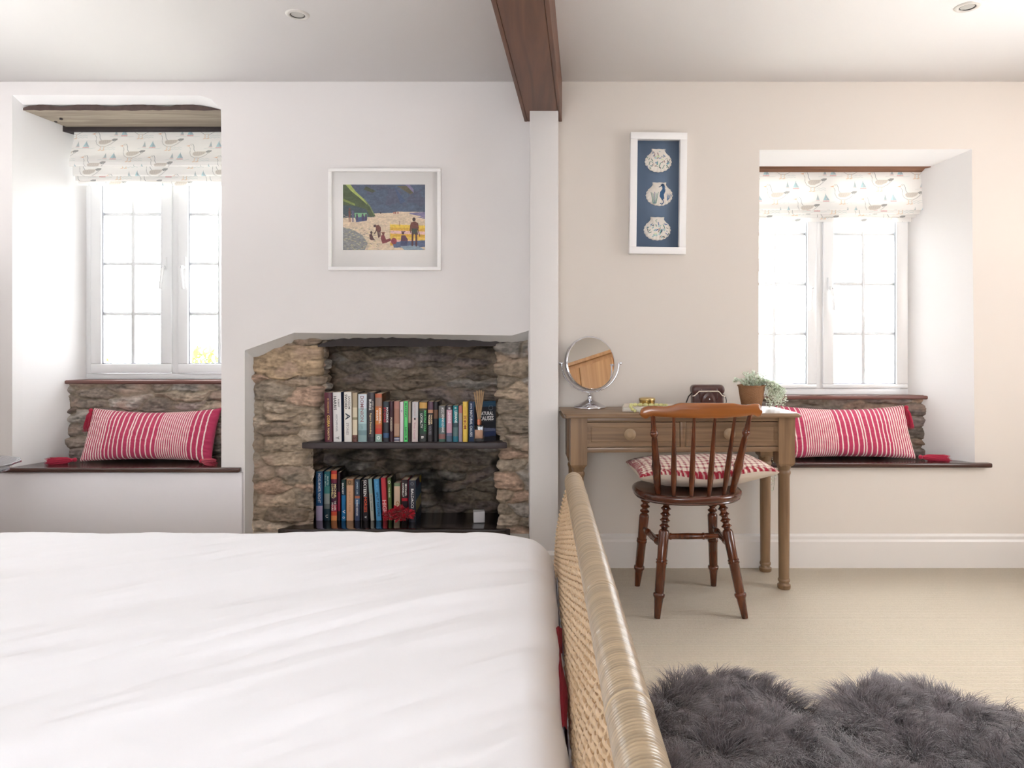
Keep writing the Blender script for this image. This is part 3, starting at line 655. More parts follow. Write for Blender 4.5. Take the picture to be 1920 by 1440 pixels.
# duvet
nx, ny = 420, 300
xs = np.linspace(-2.25, .045, nx); ys = np.linspace(.45, 2.18, ny)
Xg, Yg = np.meshgrid(xs, ys)
def edge_drop(d, r, dep): t = np.clip(1 - d / r, 0, 1); return dep * (1 - np.sqrt(np.clip(1 - t * t, 0, 1)))
a_, b_ = .80, .60
Uu = Xg * a_ + Yg * b_; Vv = -Xg * b_ + Yg * a_
fold = .010 * (fbm(Uu * 1.4, Vv * 5.5, 41, 3) - .45) * 2 + .0045 * (np.abs(fbm(Uu * 2.2, Vv * 13, 43, 3) - .48)) * 2 + .0016 * (fbm(Uu * 5, Vv * 34, 44, 3) - .45) + .012 * (fbm(Xg * 1.3, Yg * 1.3, 47) - .45)
Zg = .533 + fold * 1.5 - edge_drop(.045 - Xg + .010 * (fbm(Yg * 6, 0 * Yg, 51) - .5), .075, .10) - edge_drop(2.18 - Yg, .12, .16) - .040 * np.exp(-((.045 - Xg) / .12) ** 2) * np.clip((Yg - 1.2) / 1.0, 0, 1)
Xo = Xg + .010 * (fbm(Yg * 5, 0 * Yg, 53) - .5) * np.clip((Xg + .1) / .14, 0, 1)
top = np.stack([Xo, Yg, Zg], -1)
rows = [top]
g = G(); g.grid(top)
def skirt(e, dx, dy, dep, n=10):
    L = [e]
    for k in range(1, n + 1):
        t = k / n; q = e.copy(); q[:, 2] = e[:, 2] - dep * t; q[:, 0] += dx * (1 - t) * .0 + (dx * t); q[:, 1] += dy * t; L.append(q)
    return np.array(L)
g.grid(skirt(top[:, -1], -.018, 0, .07)); g.grid(skirt(top[-1], 0, .0, .22), flip=True); g.grid(skirt(top[0], 0, 0, .2))
tag(g.build('duvet', M_linen, smooth=80), 'large white cotton duvet with soft diagonal creases covering the bed', 'duvet')
# red blanket and grey sheet edge peeping out by the footboard
ye = np.linspace(1.16, 1.56, 60); zt = .470 + .006 * np.sin(ye * 17) - .3 * np.abs(ye - 1.36) ** 2
P = np.array([[(.040 + .004 * math.sin(y * 30), y, .36), (.045 + .004 * math.sin(y * 30), y, .40), (.046 + .003 * math.sin(y * 21), y, z), (.040, y, z + .006), (.034, y, z)] for y, z in zip(ye, zt)])
g = G(); g.grid(P); tag(g.build('blanket', M_red, smooth=70), 'dark red blanket edge showing between duvet and woven footboard', 'blanket')
ye = np.linspace(.9, 2.0, 90)
P = np.array([[(.044 + .004 * math.sin(y * 23), y, .34), (.051, y, .38), (.051 + .002 * math.sin(y * 35), y, .425 + .012 * math.sin(y * 13) + .006 * math.sin(y * 37)), (.047, y, .430), (.045, y, .40)] for y in ye])
g = G(); g.grid(P); tag(g.build('bed_sheet', M_sheet, smooth=70), 'crumpled grey bed sheet edge hanging beside the woven footboard', 'sheet')

# ------------------------------------------------------------------ desk
M_pine = mat('waxed_pine', rough=.42, wood=('x', S(116, 90, 66), S(146, 117, 88), 30), bump=(60, .08, (.08, 1, 1)), coat=.15)
M_pinev = mat('waxed_pine_upright', rough=.42, wood=('z', S(114, 87, 62), S(142, 112, 82), 30), coat=.15)
M_knot = mat('pine_knot', S(70, 45, 30), .5)
DT = .774
desk = thing('desk', 'waxed pine desk with two drawers and turned legs under the shell picture', 'desk', (.61, 3.235, 0), math.radians(2.0))
dx0, dx1, dy0, dy1 = -.505, .517, -.170, .165
g = G()
def rrect(x0, x1, y0, y1, r=.02, n=5):
    p = []
    for cx, cy, a in ((x1 - r, y0 + r, -90), (x1 - r, y1 - r, 0), (x0 + r, y1 - r, 90), (x0 + r, y0 + r, 180)):
        for k in range(n + 1): t = math.radians(a + 90 * k / n); p.append((cx + r * math.cos(t), cy + r * math.sin(t)))
    return p
L_ = []
for off, z in ((-.012, DT - .020), (-.002, DT - .019), (0, DT - .014), (0, DT - .010), (-.005, DT - .003), (-.012, DT)):
    L_.append([(x, y, z) for x, y in rrect(dx0 - off * -1, dx1 + off, dy0 - off, dy1 + off, .015)])
L_ = np.array(L_); g.grid(L_, wrap=True); m_ = L_.shape[1]
g.f.append(('l', [tuple(range(m_ - 1, -1, -1)), tuple(range(m_ * 5, m_ * 6))]))
g.build('tabletop', M_pine, desk, world=False, smooth=40)
g = G(); az0, az1 = DT - .02 - .150, DT - .02; fy = dy0 + .030
g.box(dx0 + .09, dx1 - .09, fy, fy + .02, az1 - .018, az1); g.box(dx0 + .09, dx1 - .09, fy, fy + .02, az0, az0 + .022)
cxm = (dx0 + dx1) / 2 + .0; g.box(cxm - .012, cxm + .012, fy, fy + .02, az0 + .022, az1 - .018)
g.box(dx0 + .05, dx0 + .07, fy + .05, dy1 - .05, az0, az1); g.box(dx1 - .07, dx1 - .05, fy + .05, dy1 - .05, az0, az1); g.box(dx0 + .07, dx1 - .07, dy1 - .05, dy1 - .03, az0, az1)
g.build('apron', M_pine, desk, world=False, smooth=0, bevel=.002)
for k in range(2):
    a = dx0 + .092 if k == 0 else cxm + .014; b = cxm - .014 if k == 0 else dx1 - .092
    g = G(); z0_, z1_ = az0 + .025, az1 - .021; y_ = fy + .003
    rc = [(0, y_), (.010, y_), (.012, y_ + .004), (.016, y_ + .004), (.022, y_ - .001), (.03, y_ - .001)]
    lv = np.array([[(a + o, y, z0_ + o), (b - o, y, z0_ + o), (b - o, y, z1_ - o), (a + o, y, z1_ - o)] for o, y in rc])
    g.grid(lv, wrap=True); q = len(rc) * 4; g.f.append(('l', [(q - 4, q - 3, q - 2, q - 1)])); g.box(a, b, y_ + .001, dy1 - .07, z0_, z1_)
    d = g.build('drawer', M_pine, desk, world=False, smooth=20)
    g = G(); kx = (a + b) / 2 - (.018 if k == 0 else .02); kz = (z0_ + z1_) / 2 + .004
    g.turned((kx, y_, kz), (kx, y_ - .032, kz), [(0, .012), (.25, .009), (.45, .014), (.62, .023), (.8, .0255), (.93, .022), (1, .012)], 24)
    g.build('knob', mat('pine_knob', S(150, 126, 98), .4, noise=(30, .1)), d, world=False)
    for q in range(2):
        g = G(); r_ = random.Random(k * 5 + q); px_ = a + (b - a) * (.72 if q == 0 and k == 0 else .62 + .3 * q); g.ball((px_, y_ - .0006, kz - .012 + .02 * k), .0045, sq=(1.2, .3, .8)); 
        if (k, q) in ((0, 0), (1, 0)): g.build('knot', M_knot, d, world=False)
LEGP = [(0, .026), (.006, .028), (.03, .0285), (.034, .024), (.04, .022), (.055, .0215), (.058, .025), (.070, .026), (.078, .0245), (.082, .0225), (.09, .0225), (.6, .0245), (.90, .0245), (.915, .026), (.93, .029), (.945, .028), (.955, .024), (.965, .027), (1, .033)]
for sx, sy in ((0, 0), (1, 0), (0, 1), (1, 1)):
    lx = dx0 + .058 if sx == 0 else dx1 - .058; ly = dy0 + .058 if sy == 0 else dy1 - .043
    if sx == 0 and sy == 1: lx -= .0
    g = G(); g.turned((lx, ly, 0), (lx, ly, .545), LEGP, 24)
    h = .036
    g.box(lx - h, lx + h, ly - h, ly + h, .552, az1)
    lv = np.array([[(lx - o, ly - o, z), (lx + o, ly - o, z), (lx + o, ly + o, z), (lx - o, ly + o, z)] for o, z in ((.024, .538), (.034, .548), (h, .556))]); g.grid(lv, wrap=True)
    g.build('leg', M_pinev, desk, world=False, smooth=40)

# ------------------------------------------------------------------ chair
M_ch = mat('varnished_red_brown_wood', rough=.22, wood=('z', S(66, 30, 16), S(108, 54, 26), 28), coat=.5)
M_chx = mat('varnished_orange_wood', rough=.25, wood=('x', S(126, 68, 26), S(162, 96, 42), 18), coat=.5)
M_chd = mat('dark_varnished_seat', rough=.2, wood=('x', S(58, 26, 16), S(92, 44, 24), 18), coat=.6)
chair = thing('spindle_chair', 'red-brown varnished spindle-back chair with turned legs in front of the desk', 'chair', (.612, 2.985, 0), math.radians(3.5))
def cl(px, py, d):                         # world -> chair local
    v = Vector(W(px, py, d)) - Vector(chair.location); return tuple(Matrix.Rotation(-chair.rotation_euler.z, 3, 'Z') @ v)
# seat: shield outline, bevelled
def seat_out(s):
    p = []
    for k in range(48):
        t = 2 * PI * k / 48; c_, s_ = math.cos(t), math.sin(t)
        x = .222 * s * np.sign(c_) * abs(c_) ** .85; y = .195 * s * np.sign(s_) * abs(s_) ** (.9 if s_ < 0 else .7)
        p.append((x, y - .005))
    return p
L_ = np.array([[(x, y, z) for x, y in seat_out(s)] for s, z in ((.90, .440), (.955, .442), (.975, .447), (.965, .451), (.99, .456), (1.0, .464), (.995, .471), (.97, .4765), (.9, .4775), (.7, .473), (.4, .470), (.02, .469))])
g = G(); g.grid(L_, wrap=True); g.f.append(('l', [tuple(range(47, -1, -1))])); g.build('seat', M_chd, chair, world=False, smooth=50)
BOB = [(0, .0120), (.01, .0125), (.10, .0155), (.165, .0185), (.18, .0225), (.195, .0235), (.205, .0225), (.212, .0175), (.225, .0185), (.45, .0200), (.455, .0225), (.465, .0228), (.468, .0200), (.474, .0200), (.477, .0225), (.487, .0222), (.492, .0190), (.72, .0215), (.735, .018)]
z_ = .745
for k in range(4): BOB += [(z_, .0115), (z_ + .014, .0155), (z_ + .021, .0205), (z_ + .028, .0205), (z_ + .035, .0155), (z_ + .048, .0115)]; z_ += .050
BOB += [(.95, .013), (.965, .018), (.985, .019), (1.0, .016)]
feet = [((1232, 1160, 2.80), (1250, 947, 2.885)), ((1397, 1162, 2.80), (1352, 945, 2.885)), ((1195, 1098, 3.17), (1213, 935, 3.10)), ((1338, 1098, 3.17), (1335, 940, 3.12))]
legs = []
for a, b in feet:
    p0 = list(cl(*a)); p1 = list(cl(*b)); p0[2] = 0.0; p1[2] = .448; legs.append((np.array(p0), np.array(p1)))
    g = G(); g.turned(p0, p1, BOB, 20); g.build('leg', M_ch, chair, world=False, smooth=50)
SP = [(0, .008), (.12, .009), (.2, .0135), (.24, .0125), (.25, .0145), (.27, .0145), (.28, .012), (.5, .0135), (.72, .012), (.73, .0145), (.75, .0145), (.76, .0125), (.8, .0135), (.88, .009), (1, .008)]
mid = []
for a, b in ((0, 2), (1, 3)):
    t = .62; pa = legs[a][0] * (1 - .60) + legs[a][1] * .60; pb = legs[b][0] * (1 - .60) + legs[b][1] * .60
    g = G(); g.turned(pa, pb, SP, 16); g.build('stretcher', M_ch, chair, world=False, smooth=50); mid.append((pa + pb) / 2)
g = G(); g.turned(mid[0], mid[1], SP, 16); g.build('stretcher', M_ch, chair, world=False, smooth=50)
# crest rail
crest_top = [(1193, 775), (1194, 769), (1198, 765), (1205, 762), (1215, 761), (1240, 762), (1252, 760), (1262, 756), (1268, 755), (1310, 755.5), (1366, 756), (1374, 757), (1382, 759), (1396, 760), (1412, 758), (1420, 759), (1426, 765), (1427, 772)]
crest_bot = [(1193.5, 777), (1196, 781), (1201, 785), (1206, 784.5), (1210, 781), (1218, 780), (1240, 781.5), (1260, 782.5), (1290, 783.5), (1310, 784), (1350, 784), (1380, 782), (1400, 780), (1410, 779), (1414, 781), (1418, 783), (1424, 781), (1427, 775)]
CD = 2.745
def crest_pts(lst): return [((x - VX) * CD / F - .612, EYE - (y - VY) * CD / F) for x, y in lst]
ct = crest_pts(crest_top); cb = crest_pts(crest_bot); N_ = 70
xs = np.linspace(ct[0][0], ct[-1][0], N_); zt = np.interp(xs, [p[0] for p in ct], [p[1] for p in ct]); zb_ = np.interp(xs, [p[0] for p in cb], [p[1] for p in cb])
cc = (xs[0] + xs[-1]) / 2; hw = (xs[-1] - xs[0]) / 2
def crest_y(x): return CD - 2.985 + .024 * ((x - cc) / hw) ** 2 - .004
R_ = []
for x, a, b in zip(xs, zb_, zt):
    y = crest_y(x); r = min(.006, (b - a) / 2.2); R_.append([(x, y - .009 + r * .6, a), (x, y - .009, a + r), (x, y - .009 - .002, (a + b) / 2), (x, y - .009, b - r), (x, y - .009 + r * .6, b), (x, y + .009 - r * .6, b), (x, y + .009, b - r), (x, y + .009, a + r), (x, y + .009 - r * .6, a)])
R_ = np.array(R_); g = G(); g.grid(R_, wrap=True, flip=True); g.f.append(('l', [tuple(range(9)), tuple((N_ - 1) * 9 + i for i in range(8, -1, -1))]))
g.build('crest_rail', M_chx, chair, world=False, smooth=50)
POST = [(0, .011), (.05, .0125), (.28, .0165), (.32, .0175), (.335, .0195), (.35, .0175), (.365, .0195), (.38, .0175), (.42, .0155), (.60, .0135), (.70, .0115), (.715, .010), (.73, .0125), (.755, .0155), (.775, .0155), (.79, .0115), (.80, .0135), (.82, .0105), (1, .0085)]
SPN = [(0, .007), (.06, .0085), (.22, .0115), (.35, .0115), (.7, .008), (1, .0055)]
def seaty(x): return -.195 * (1 - min(1, abs(x) / .222) ** 2.2) ** .5 + .022
for k, (pa, pb) in enumerate((((1230, 925), (1217, 781)), ((1258, 928), (1256, 783)), ((1291, 933), (1294, 784)), ((1325, 932), (1334, 784)), ((1354, 929), (1373, 783)), ((1371, 922), (1404, 780)))):
    ends = k in (0, 5)
    bx = None; x_ = (pa[0] - VX) * 2.86 / F - .612; y_ = seaty(x_) + (.018 if ends else 0)
    x_ = (pa[0] - VX) * (2.985 + y_) / F - .612
    tx = (pb[0] - VX) * CD / F - .612; ty = crest_y(tx); tz = np.interp(tx, xs, zb_) + .008
    g = G(); g.turned((x_, y_, .470), (tx, ty, tz), POST if ends else SPN, 16); g.build('back_post' if ends else 'spindle', M_ch, chair, world=False, smooth=50)

# ------------------------------------------------------------------ cushions
def pillow(w_, h_, t_, cols, nu, nv, pinch=.06, seed=1, wr=.008, drop=0.0, two=None):
    u = np.linspace(0, 1, nu); v = np.linspace(0, 1, nv); U, V = np.meshgrid(u, v)
    e = (np.clip(4 * U * (1 - U), 0, 1) ** .42) * (np.clip(4 * V * (1 - V), 0, 1) ** .42)
    side = 4 * U * (1 - U); sidv = 4 * V * (1 - V)
    x = (U - .5) * w_ * (1 - pinch * sidv * .5); y = (V - .5) * h_ * (1 - pinch * 1.6 * side)
    crease = (1 - side) ** 2
    th = t_ * e * (1 + .25 * (fbm(U * 5, V * 4, seed) - .45)) + wr * (np.abs(fbm(U * 8 + V * 3, V * 16, seed + 2) - .46)) * 4 * e ** .5 * (crease + .25)
    return U, V, x, y, th, e
M_pill = mat('striped_woven_cotton', rough=.95, attr=True, bump=(380, .25), sheen=.2)
RED = np.array(lin((186, 56, 92))); CRM = np.array(lin((240, 220, 212)))
M_tas = mat('raspberry_tassel_yarn', S(176, 28, 62), .95, sheen=.3)
def stripes(U):
    st = [(.012 + .0205 * k, .0095) for k in range(9)] + [(x, .009) for x in (.205, .236, .268, .305, .345, .385, .405, .445, .485, .525, .565)] + [(.60 + .0165 * k, .0075) for k in range(15)] + [(.865, .009), (.905, .009), (.945, .009)]
    k = np.zeros(U.shape)
    for c_, w_ in st: k = np.maximum(k, np.clip((w_ / 2 - np.abs(U - c_)) / .0015 + .5, 0, 1))
    return k
def tassel(root, p, d, length, name='tassel', seed=0):
    r = random.Random(seed); p = np.array(p, float); d = np.array(d, float); d /= np.linalg.norm(d)
    g = G(); g.ball(p, .011, n=7); g.ball(p + d * .014, .009, n=7)
    side = np.cross(d, [0, 0, 1]) if abs(d[2]) < .8 else np.array([1., 0, 0]); side /= np.linalg.norm(side); s2 = np.cross(d, side)
    for k in range(120):
        a = r.uniform(0, 2 * PI); q = math.sqrt(r.random()); sp = .018 * q
        o = side * math.cos(a) + s2 * math.sin(a)
        L = length * r.uniform(.82, 1.05)
        pts = [p + d * .010 + o * .006 * q, p + d * (.3 * L) + o * (sp * .85), p + d * (.65 * L) + o * sp + r.uniform(-.002, .002), p + d * L + o * sp * 1.15 + np.array([r.uniform(-.003, .003) for _ in range(3)])]
        g.tube(pts, [.0013, .0015, .0014, .0008], 4, caps=False)
    o_ = g.build(name, M_tas, root, world=False, smooth=60); return o_
def lumbar(label, cx, cy, cz, mirror, lean, tz=0.0):
    root = thing('lumbar_cushion', label, 'cushion', (cx, cy, cz), 0)
    w_, h_ = .655, .268
    U, V, x, y, th, e = pillow(w_, h_, .075, None, 460, 60, seed=5 + mirror)
    Us = 1 - U if mirror else U
    k = stripes(Us + .004 * np.sin(V * 9) * (1 - e))[..., None]; col = RED * (1 - k) + CRM * k; col = col * (1 + .10 * (fbm(U * 60, V * 60, 3) - .45)[..., None])
    ca, sa = math.cos(lean), math.sin(lean)
    def place(x, y, t): 
        yy_ = y + h_ / 2 + .012 * ((2 * U - 1) ** 2) * (V > .5) ; return np.stack([x, t * ca * -1 + yy_ * sa, yy_ * ca + t * sa * .6 + .004], -1)
    g = G(); A_ = place(x, y, th); B_ = place(x, y, -th * .8)
    g.grid(A_, col); g.grid(B_, col, flip=True)
    g.build('cover', M_pill, root, world=False, smooth=80)
    s_ = -1 if not mirror else 1
    top = (s_ * w_ / 2 * .985, h_ * sa, h_ * ca + .004)
    tassel(root, (top[0] + s_ * .012, top[1] - .01, top[2] + .0), (s_ * .12, -.1, -1), .105, seed=1)
    tassel(root, (s_ * (w_ / 2 + .012), -.02, .016), (s_ * 1, -.25, -.06), .125, seed=2)
    tassel(root, (-s_ * (w_ / 2 - .025), -.055, .016), (-s_ * 1, -.55, -.02), .10, seed=3)
    return root
lumbar('raspberry and cream striped lumbar cushion with tassels, on the left window seat', -1.960, 3.555, SEAT_L, 0, .42)
lumbar('raspberry and cream striped lumbar cushion with tassels, on the right window seat', 1.515, 3.500, SEAT_R, 1, .45)
# gingham seat cushion
root = thing('seat_cushion', 'plump red gingham cushion with cream underside on the spindle chair', 'cushion', (.672, 3.03, .478), math.radians(2))
U, V, x, y, th, e = pillow(.565, .36, .058, None, 200, 130, pinch=.10, seed=9, wr=.006)
gx = ((x + .3) / .024) % 1; gy = ((y + .2) / .024) % 1; ka = (gx < .38).astype(float); kb = (gy < .38).astype(float)
col = np.ones(U.shape + (3,)) * lin((238, 222, 206)); kk = (ka + kb)[..., None] / 2; col = col * (1 - kk) + np.array(lin((150, 22, 44))) * kk
edge_ = ((U < .03) | (U > .97) | (V < .035) | (V > .965))[..., None]; col = np.where(edge_ & (((x + y) / .02 % 1) < .6)[..., None], np.array(lin((164, 34, 54))), col)
sag = .062 + .010 * (2 * np.abs(U - .5)) ** 2
tl = .012 * np.sin(U * 9) * (1 - e) + .014 * (U - .5)
A_ = np.stack([x, y, sag + th + tl], -1); B_ = np.stack([x, y, np.maximum(sag - th * 1.12 + tl, .002 + 0 * th)], -1)
g = G(); g.grid(A_, col); g.build('gingham_top', M_pill, root, world=False, smooth=80)
g = G(); g.grid(B_, lin((226, 210, 192)), flip=True); g.build('cream_underside', M_pill, root, world=False, smooth=80)['label'] = 'plain cream cotton underside'

# ------------------------------------------------------------------ things on the desk
M_chr = mat('chrome', S(215, 215, 220), .08, 1.0)
M_mir = mat('mirror_glass', (.93, .93, .93), .01, 1.0)
mx, my = X(1106, 3.30), 3.315
mir = thing('vanity_mirror', 'round chrome tilting vanity mirror standing on the left of the desk', 'mirror', (mx, my, DT))
g = G(); g.turned((0, 0, 0), (0, 0, .062), [(0, .074), (.05, .076), (.12, .075), (.22, .066), (.35, .050), (.48, .032), (.58, .018), (.62, .012), (.66, .013), (.70, .010), (.86, .009), (.9, .012), (1, .008)], 40); g.build('base', M_chr, mir, world=False, smooth=50)
mc = np.array([0.003, -.005, EYE - (681 - VY) * 3.31 / F - DT]); MR = .125
t = np.linspace(-PI * .0 , PI, 40); g = G()
g.tube(np.stack([-(MR + .008) * np.cos(t), 0 * t, mc[2] - (MR + .008) * np.sin(t)], 1) + np.array([mc[0], mc[1], 0]), .0032, 10, flat=1); g.build('yoke', M_chr, mir, world=False)
g = G(); g.tube([(0, 0, .055), (0, 0, mc[2] - MR - .006)], .004, 10); g.build('stem', M_chr, mir, world=False)
for s_ in (-1, 1):
    g = G(); g.turned((mc[0] + s_ * (MR + .002), mc[1], mc[2]), (mc[0] + s_ * (MR + .022), mc[1], mc[2]), [(0, .003), (.5, .003), (.55, .006), (.8, .0065), (1, .003)], 12); g.build('pivot_knob', M_chr, mir, world=False)
yaw, tilt = math.radians(22), math.radians(8)
RM = Matrix.Translation(Vector(mc)) @ Matrix.Rotation(yaw, 4, 'Z') @ Matrix.Rotation(-tilt, 4, 'X')
g = G(); g.turned((0, -.009, 0), (0, .016, 0), [(0, MR - .006), (0.02, MR - .003), (.10, MR), (.9, MR), (1, MR - .004)], 56).xf(RM); g.build('rim', M_chr, mir, world=False, smooth=50)
g = G(); g.turned((0, -.0105, 0), (0, -.0095, 0), [(0, MR - .006), (1, MR - .005)], 56).xf(RM); g.build('mirror_glass', M_mir, mir, world=False, smooth=30)
# white book, bead string, gold tin
M_wb = mat('white_paper', S(236, 230, 220), .7); M_cb = mat('cream_cover', S(226, 214, 200), .6)
bk = thing('hardback_book', 'pale closed book lying flat on the desk beneath the gold tin', 'book', (.505, 3.20, DT), math.radians(-9))
g = G(); g.box(-.13, .13, -.085, .085, .001, .004); g.box(-.13, .13, -.085, .085, .020, .023); g.box(-.131, -.128, -.085, .085, .003, .021); g.build('cover', M_cb, bk, world=False, smooth=0, bevel=.001)
g = G(); g.box(-.127, .126, -.082, .082, .004, .020); g.build('page_block', M_wb, bk, world=False, smooth=0)
M_bead = mat('pale_green_beads', S(206, 202, 140), .5, noise=(60, .1))
g = G(); pts = [(-.078, -.092, .012 - .004), (-.080, -.088, .006), (-.075, -.094, .017)]
pth = [(-.070, -.103, .007), (-.082, -.098, .008), (-.092, -.094, .018), (-.098, -.082, .031), (-.086, -.066, .031), (-.066, -.058, .031), (-.042, -.062, .031), (-.018, -.066, .031), (.006, -.064, .031), (.028, -.058, .031), (.050, -.066, .031), (.064, -.080, .031), (.052, -.103, .008), (.030, -.108, .008), (.006, -.106, .008), (-.02, -.110, .008)]
pth = np.array(pth); pth = pth
for k in range(len(pth) - 1):
    a, b = pth[k], pth[k + 1]; m_ = (a + b) / 2; d_ = (b - a) / np.linalg.norm(b - a) * min(.011, np.linalg.norm(b - a) * .48)
    g.turned(m_ - d_, m_ + d_, [(0, .003), (.15, .0062), (.5, .0078), (.85, .0062), (1, .003)], 10)
g.xf(Matrix.Translation(Vector(bk.location)) @ Matrix.Rotation(math.radians(-9), 4, 'Z'))
tag(g.build('bead_string', M_bead, smooth=60), 'string of pale green wooden beads draped over the pale book', 'beads')
M_gold = mat('brass_tin', S(176, 144, 84), .22, 1.0)
tx_, ty_ = X(1214, 3.185), 3.195
tin = thing('round_tin', 'small round brass-gold tin with a domed lid on the pale book', 'tin', (tx_, ty_, DT + .023))
g = G(); g.turned((0, 0, 0), (0, 0, .024), [(0, .033), (.05, .0345), (1, .0345)], 36); g.build('base', M_gold, tin, world=False)
g = G(); g.turned((0, 0, .0235), (0, 0, .037), [(0, .036), (.1, .0365), (.5, .0362), (.75, .034), (.92, .026), (1, .004)], 36); g.build('lid', mat('brass_lid', S(190, 164, 112), .3, 1.0), tin, world=False)
# leather camera case
M_lea = mat('dark_brown_leather', S(72, 42, 38), .35, noise=(40, .2), bump=(200, .1), coat=.2)
M_lead = mat('black_strap_leather', S(34, 24, 22), .4)
cs = thing('camera_case', 'dark brown leather camera case with a strap on the desk', 'camera case', (X(1326, 3.24), 3.24, DT)); cs.scale = (1, 1, 1.34)
def rbox(g, x0, x1, y0, y1, z0, z1, r, n=6):
    L = []
    for k in range(n + 1):
        a = PI / 2 * k / n; o = r * (1 - math.sin(a)); z = z0 + r * (1 - math.cos(a)) if k <= n else 0
        L.append([(x, y, z0 + r - r * math.cos(a)) for x, y in rrect(x0 + r - r * math.sin(a), x1 - r + r * math.sin(a), y0 + r - r * math.sin(a), y1 - r + r * math.sin(a), r)])
    for k in range(n, -1, -1):
        a = PI / 2 * k / n
        L.append([(x, y, z1 - r + r * math.cos(a)) for x, y in rrect(x0 + r - r * math.sin(a), x1 - r + r * math.sin(a), y0 + r - r * math.sin(a), y1 - r + r * math.sin(a), r)])
    L = np.array(L); b0 = g.n; g.grid(L, wrap=True, flip=False); m = L.shape[1]
    g.f.append(('l', [tuple(b0 + i for i in range(m)), tuple(b0 + (len(L) - 1) * m + i for i in range(m - 1, -1, -1))]))
g = G(); rbox(g, -.070, .070, -.028, .030, 0, .060, .012); g.build('case_body', M_lea, cs, world=False, smooth=50)
g = G(); rbox(g, -.074, .074, -.032, .034, .052, .084, .014); rbox(g, -.045, .045, -.034, .03, .030, .080, .012); g.build('case_lid', M_lea, cs, world=False, smooth=50)
g = G(); g.turned((-.004, -.020, .032), (-.004, -.052, .030), [(0, .034), (.6, .032), (.9, .029), (1, .020)], 30); g.build('lens_cover', M_lea, cs, world=False, smooth=40)
g = G(); g.ball((-.002, -.0525, .038), .003); g.build('snap_button', M_chr, cs, world=False)
g = G(); g.tube([(-.074, -.034, .048), (-.065, -.0345, .049), (-.052, -.036, .058), (-.044, -.036, .064), (.040, -.036, .064), (.048, -.036, .060), (.060, -.0345, .049), (.074, -.034, .047)], .0018, 8); g.build('white_piping', mat('cream_piping', S(226, 212, 196), .5), cs, world=False)
g = G(); g.tube([(-.070, 0, .056), (-.085, -.004, .045), (-.098, -.008, .022), (-.106, -.012, .005), (-.100, -.018, .005), (-.092, -.016, .014), (-.086, -.014, .018), (-.078, -.016, .008), (-.074, -.02, .005)], .0045, 8, flat=.5); g.build('strap', M_lead, cs, world=False, smooth=60)
g = G(); g.tube([(.072, 0, .050), (.082, -.004, .044), (.086, -.006, .03), (.083, -.008, .016), (.074, -.01, .010)], .004, 8, flat=.5); g.build('strap', M_lead, cs, world=False, smooth=60)
# plant
M_pot = mat('woven_brown_basket', S(150, 108, 74), .85, noise=(160, .3), bump=(150, .8))
M_leaf = mat('pale_sage_leaves', rough=.6, attr=True, transl=.5)
M_stem = mat('plant_stem', S(120, 120, 84), .7)
pp = thing('potted_plant', 'trailing pale green plant in a woven brown pot on the right of the desk', 'plant', (X(1409, 3.24), 3.24, DT))
g = G(); n = 40; prof = [(0, .040), (.03, .042), (.5, .051), (.9, .0575), (.93, .060), (.97, .061), (1, .058), (.98, .052), (.85, .050)]
th = np.linspace(0, 2 * PI, 72, endpoint=False); zz = np.linspace(0, .112, 60)
R_ = np.array([[((np.interp(z / .112, [0, .5, .93, 1], [.040, .051, .058, .0605]) + .0011 * math.sin(a * 24 + (PI if int(z / .0045) % 2 else 0)) + (.002 if z > .106 else 0)) * math.cos(a), (np.interp(z / .112, [0, .5, .93, 1], [.040, .051, .058, .0605]) + .0011 * math.sin(a * 24 + (PI if int(z / .0045) % 2 else 0)) + (.002 if z > .106 else 0)) * math.sin(a), z) for a in th] for z in zz])
g.grid(R_, wrap=True); g.f.append(('l', [tuple(range(71, -1, -1))])); g.build('woven_pot', M_pot, pp, world=False, smooth=60)
g = G(); g.turned((0, 0, .09), (0, 0, .103), [(0, .053), (1, .053)], 24); g.build('soil', mat('dark_soil', S(60, 46, 36), .95, noise=(80, .4)), pp, world=False)
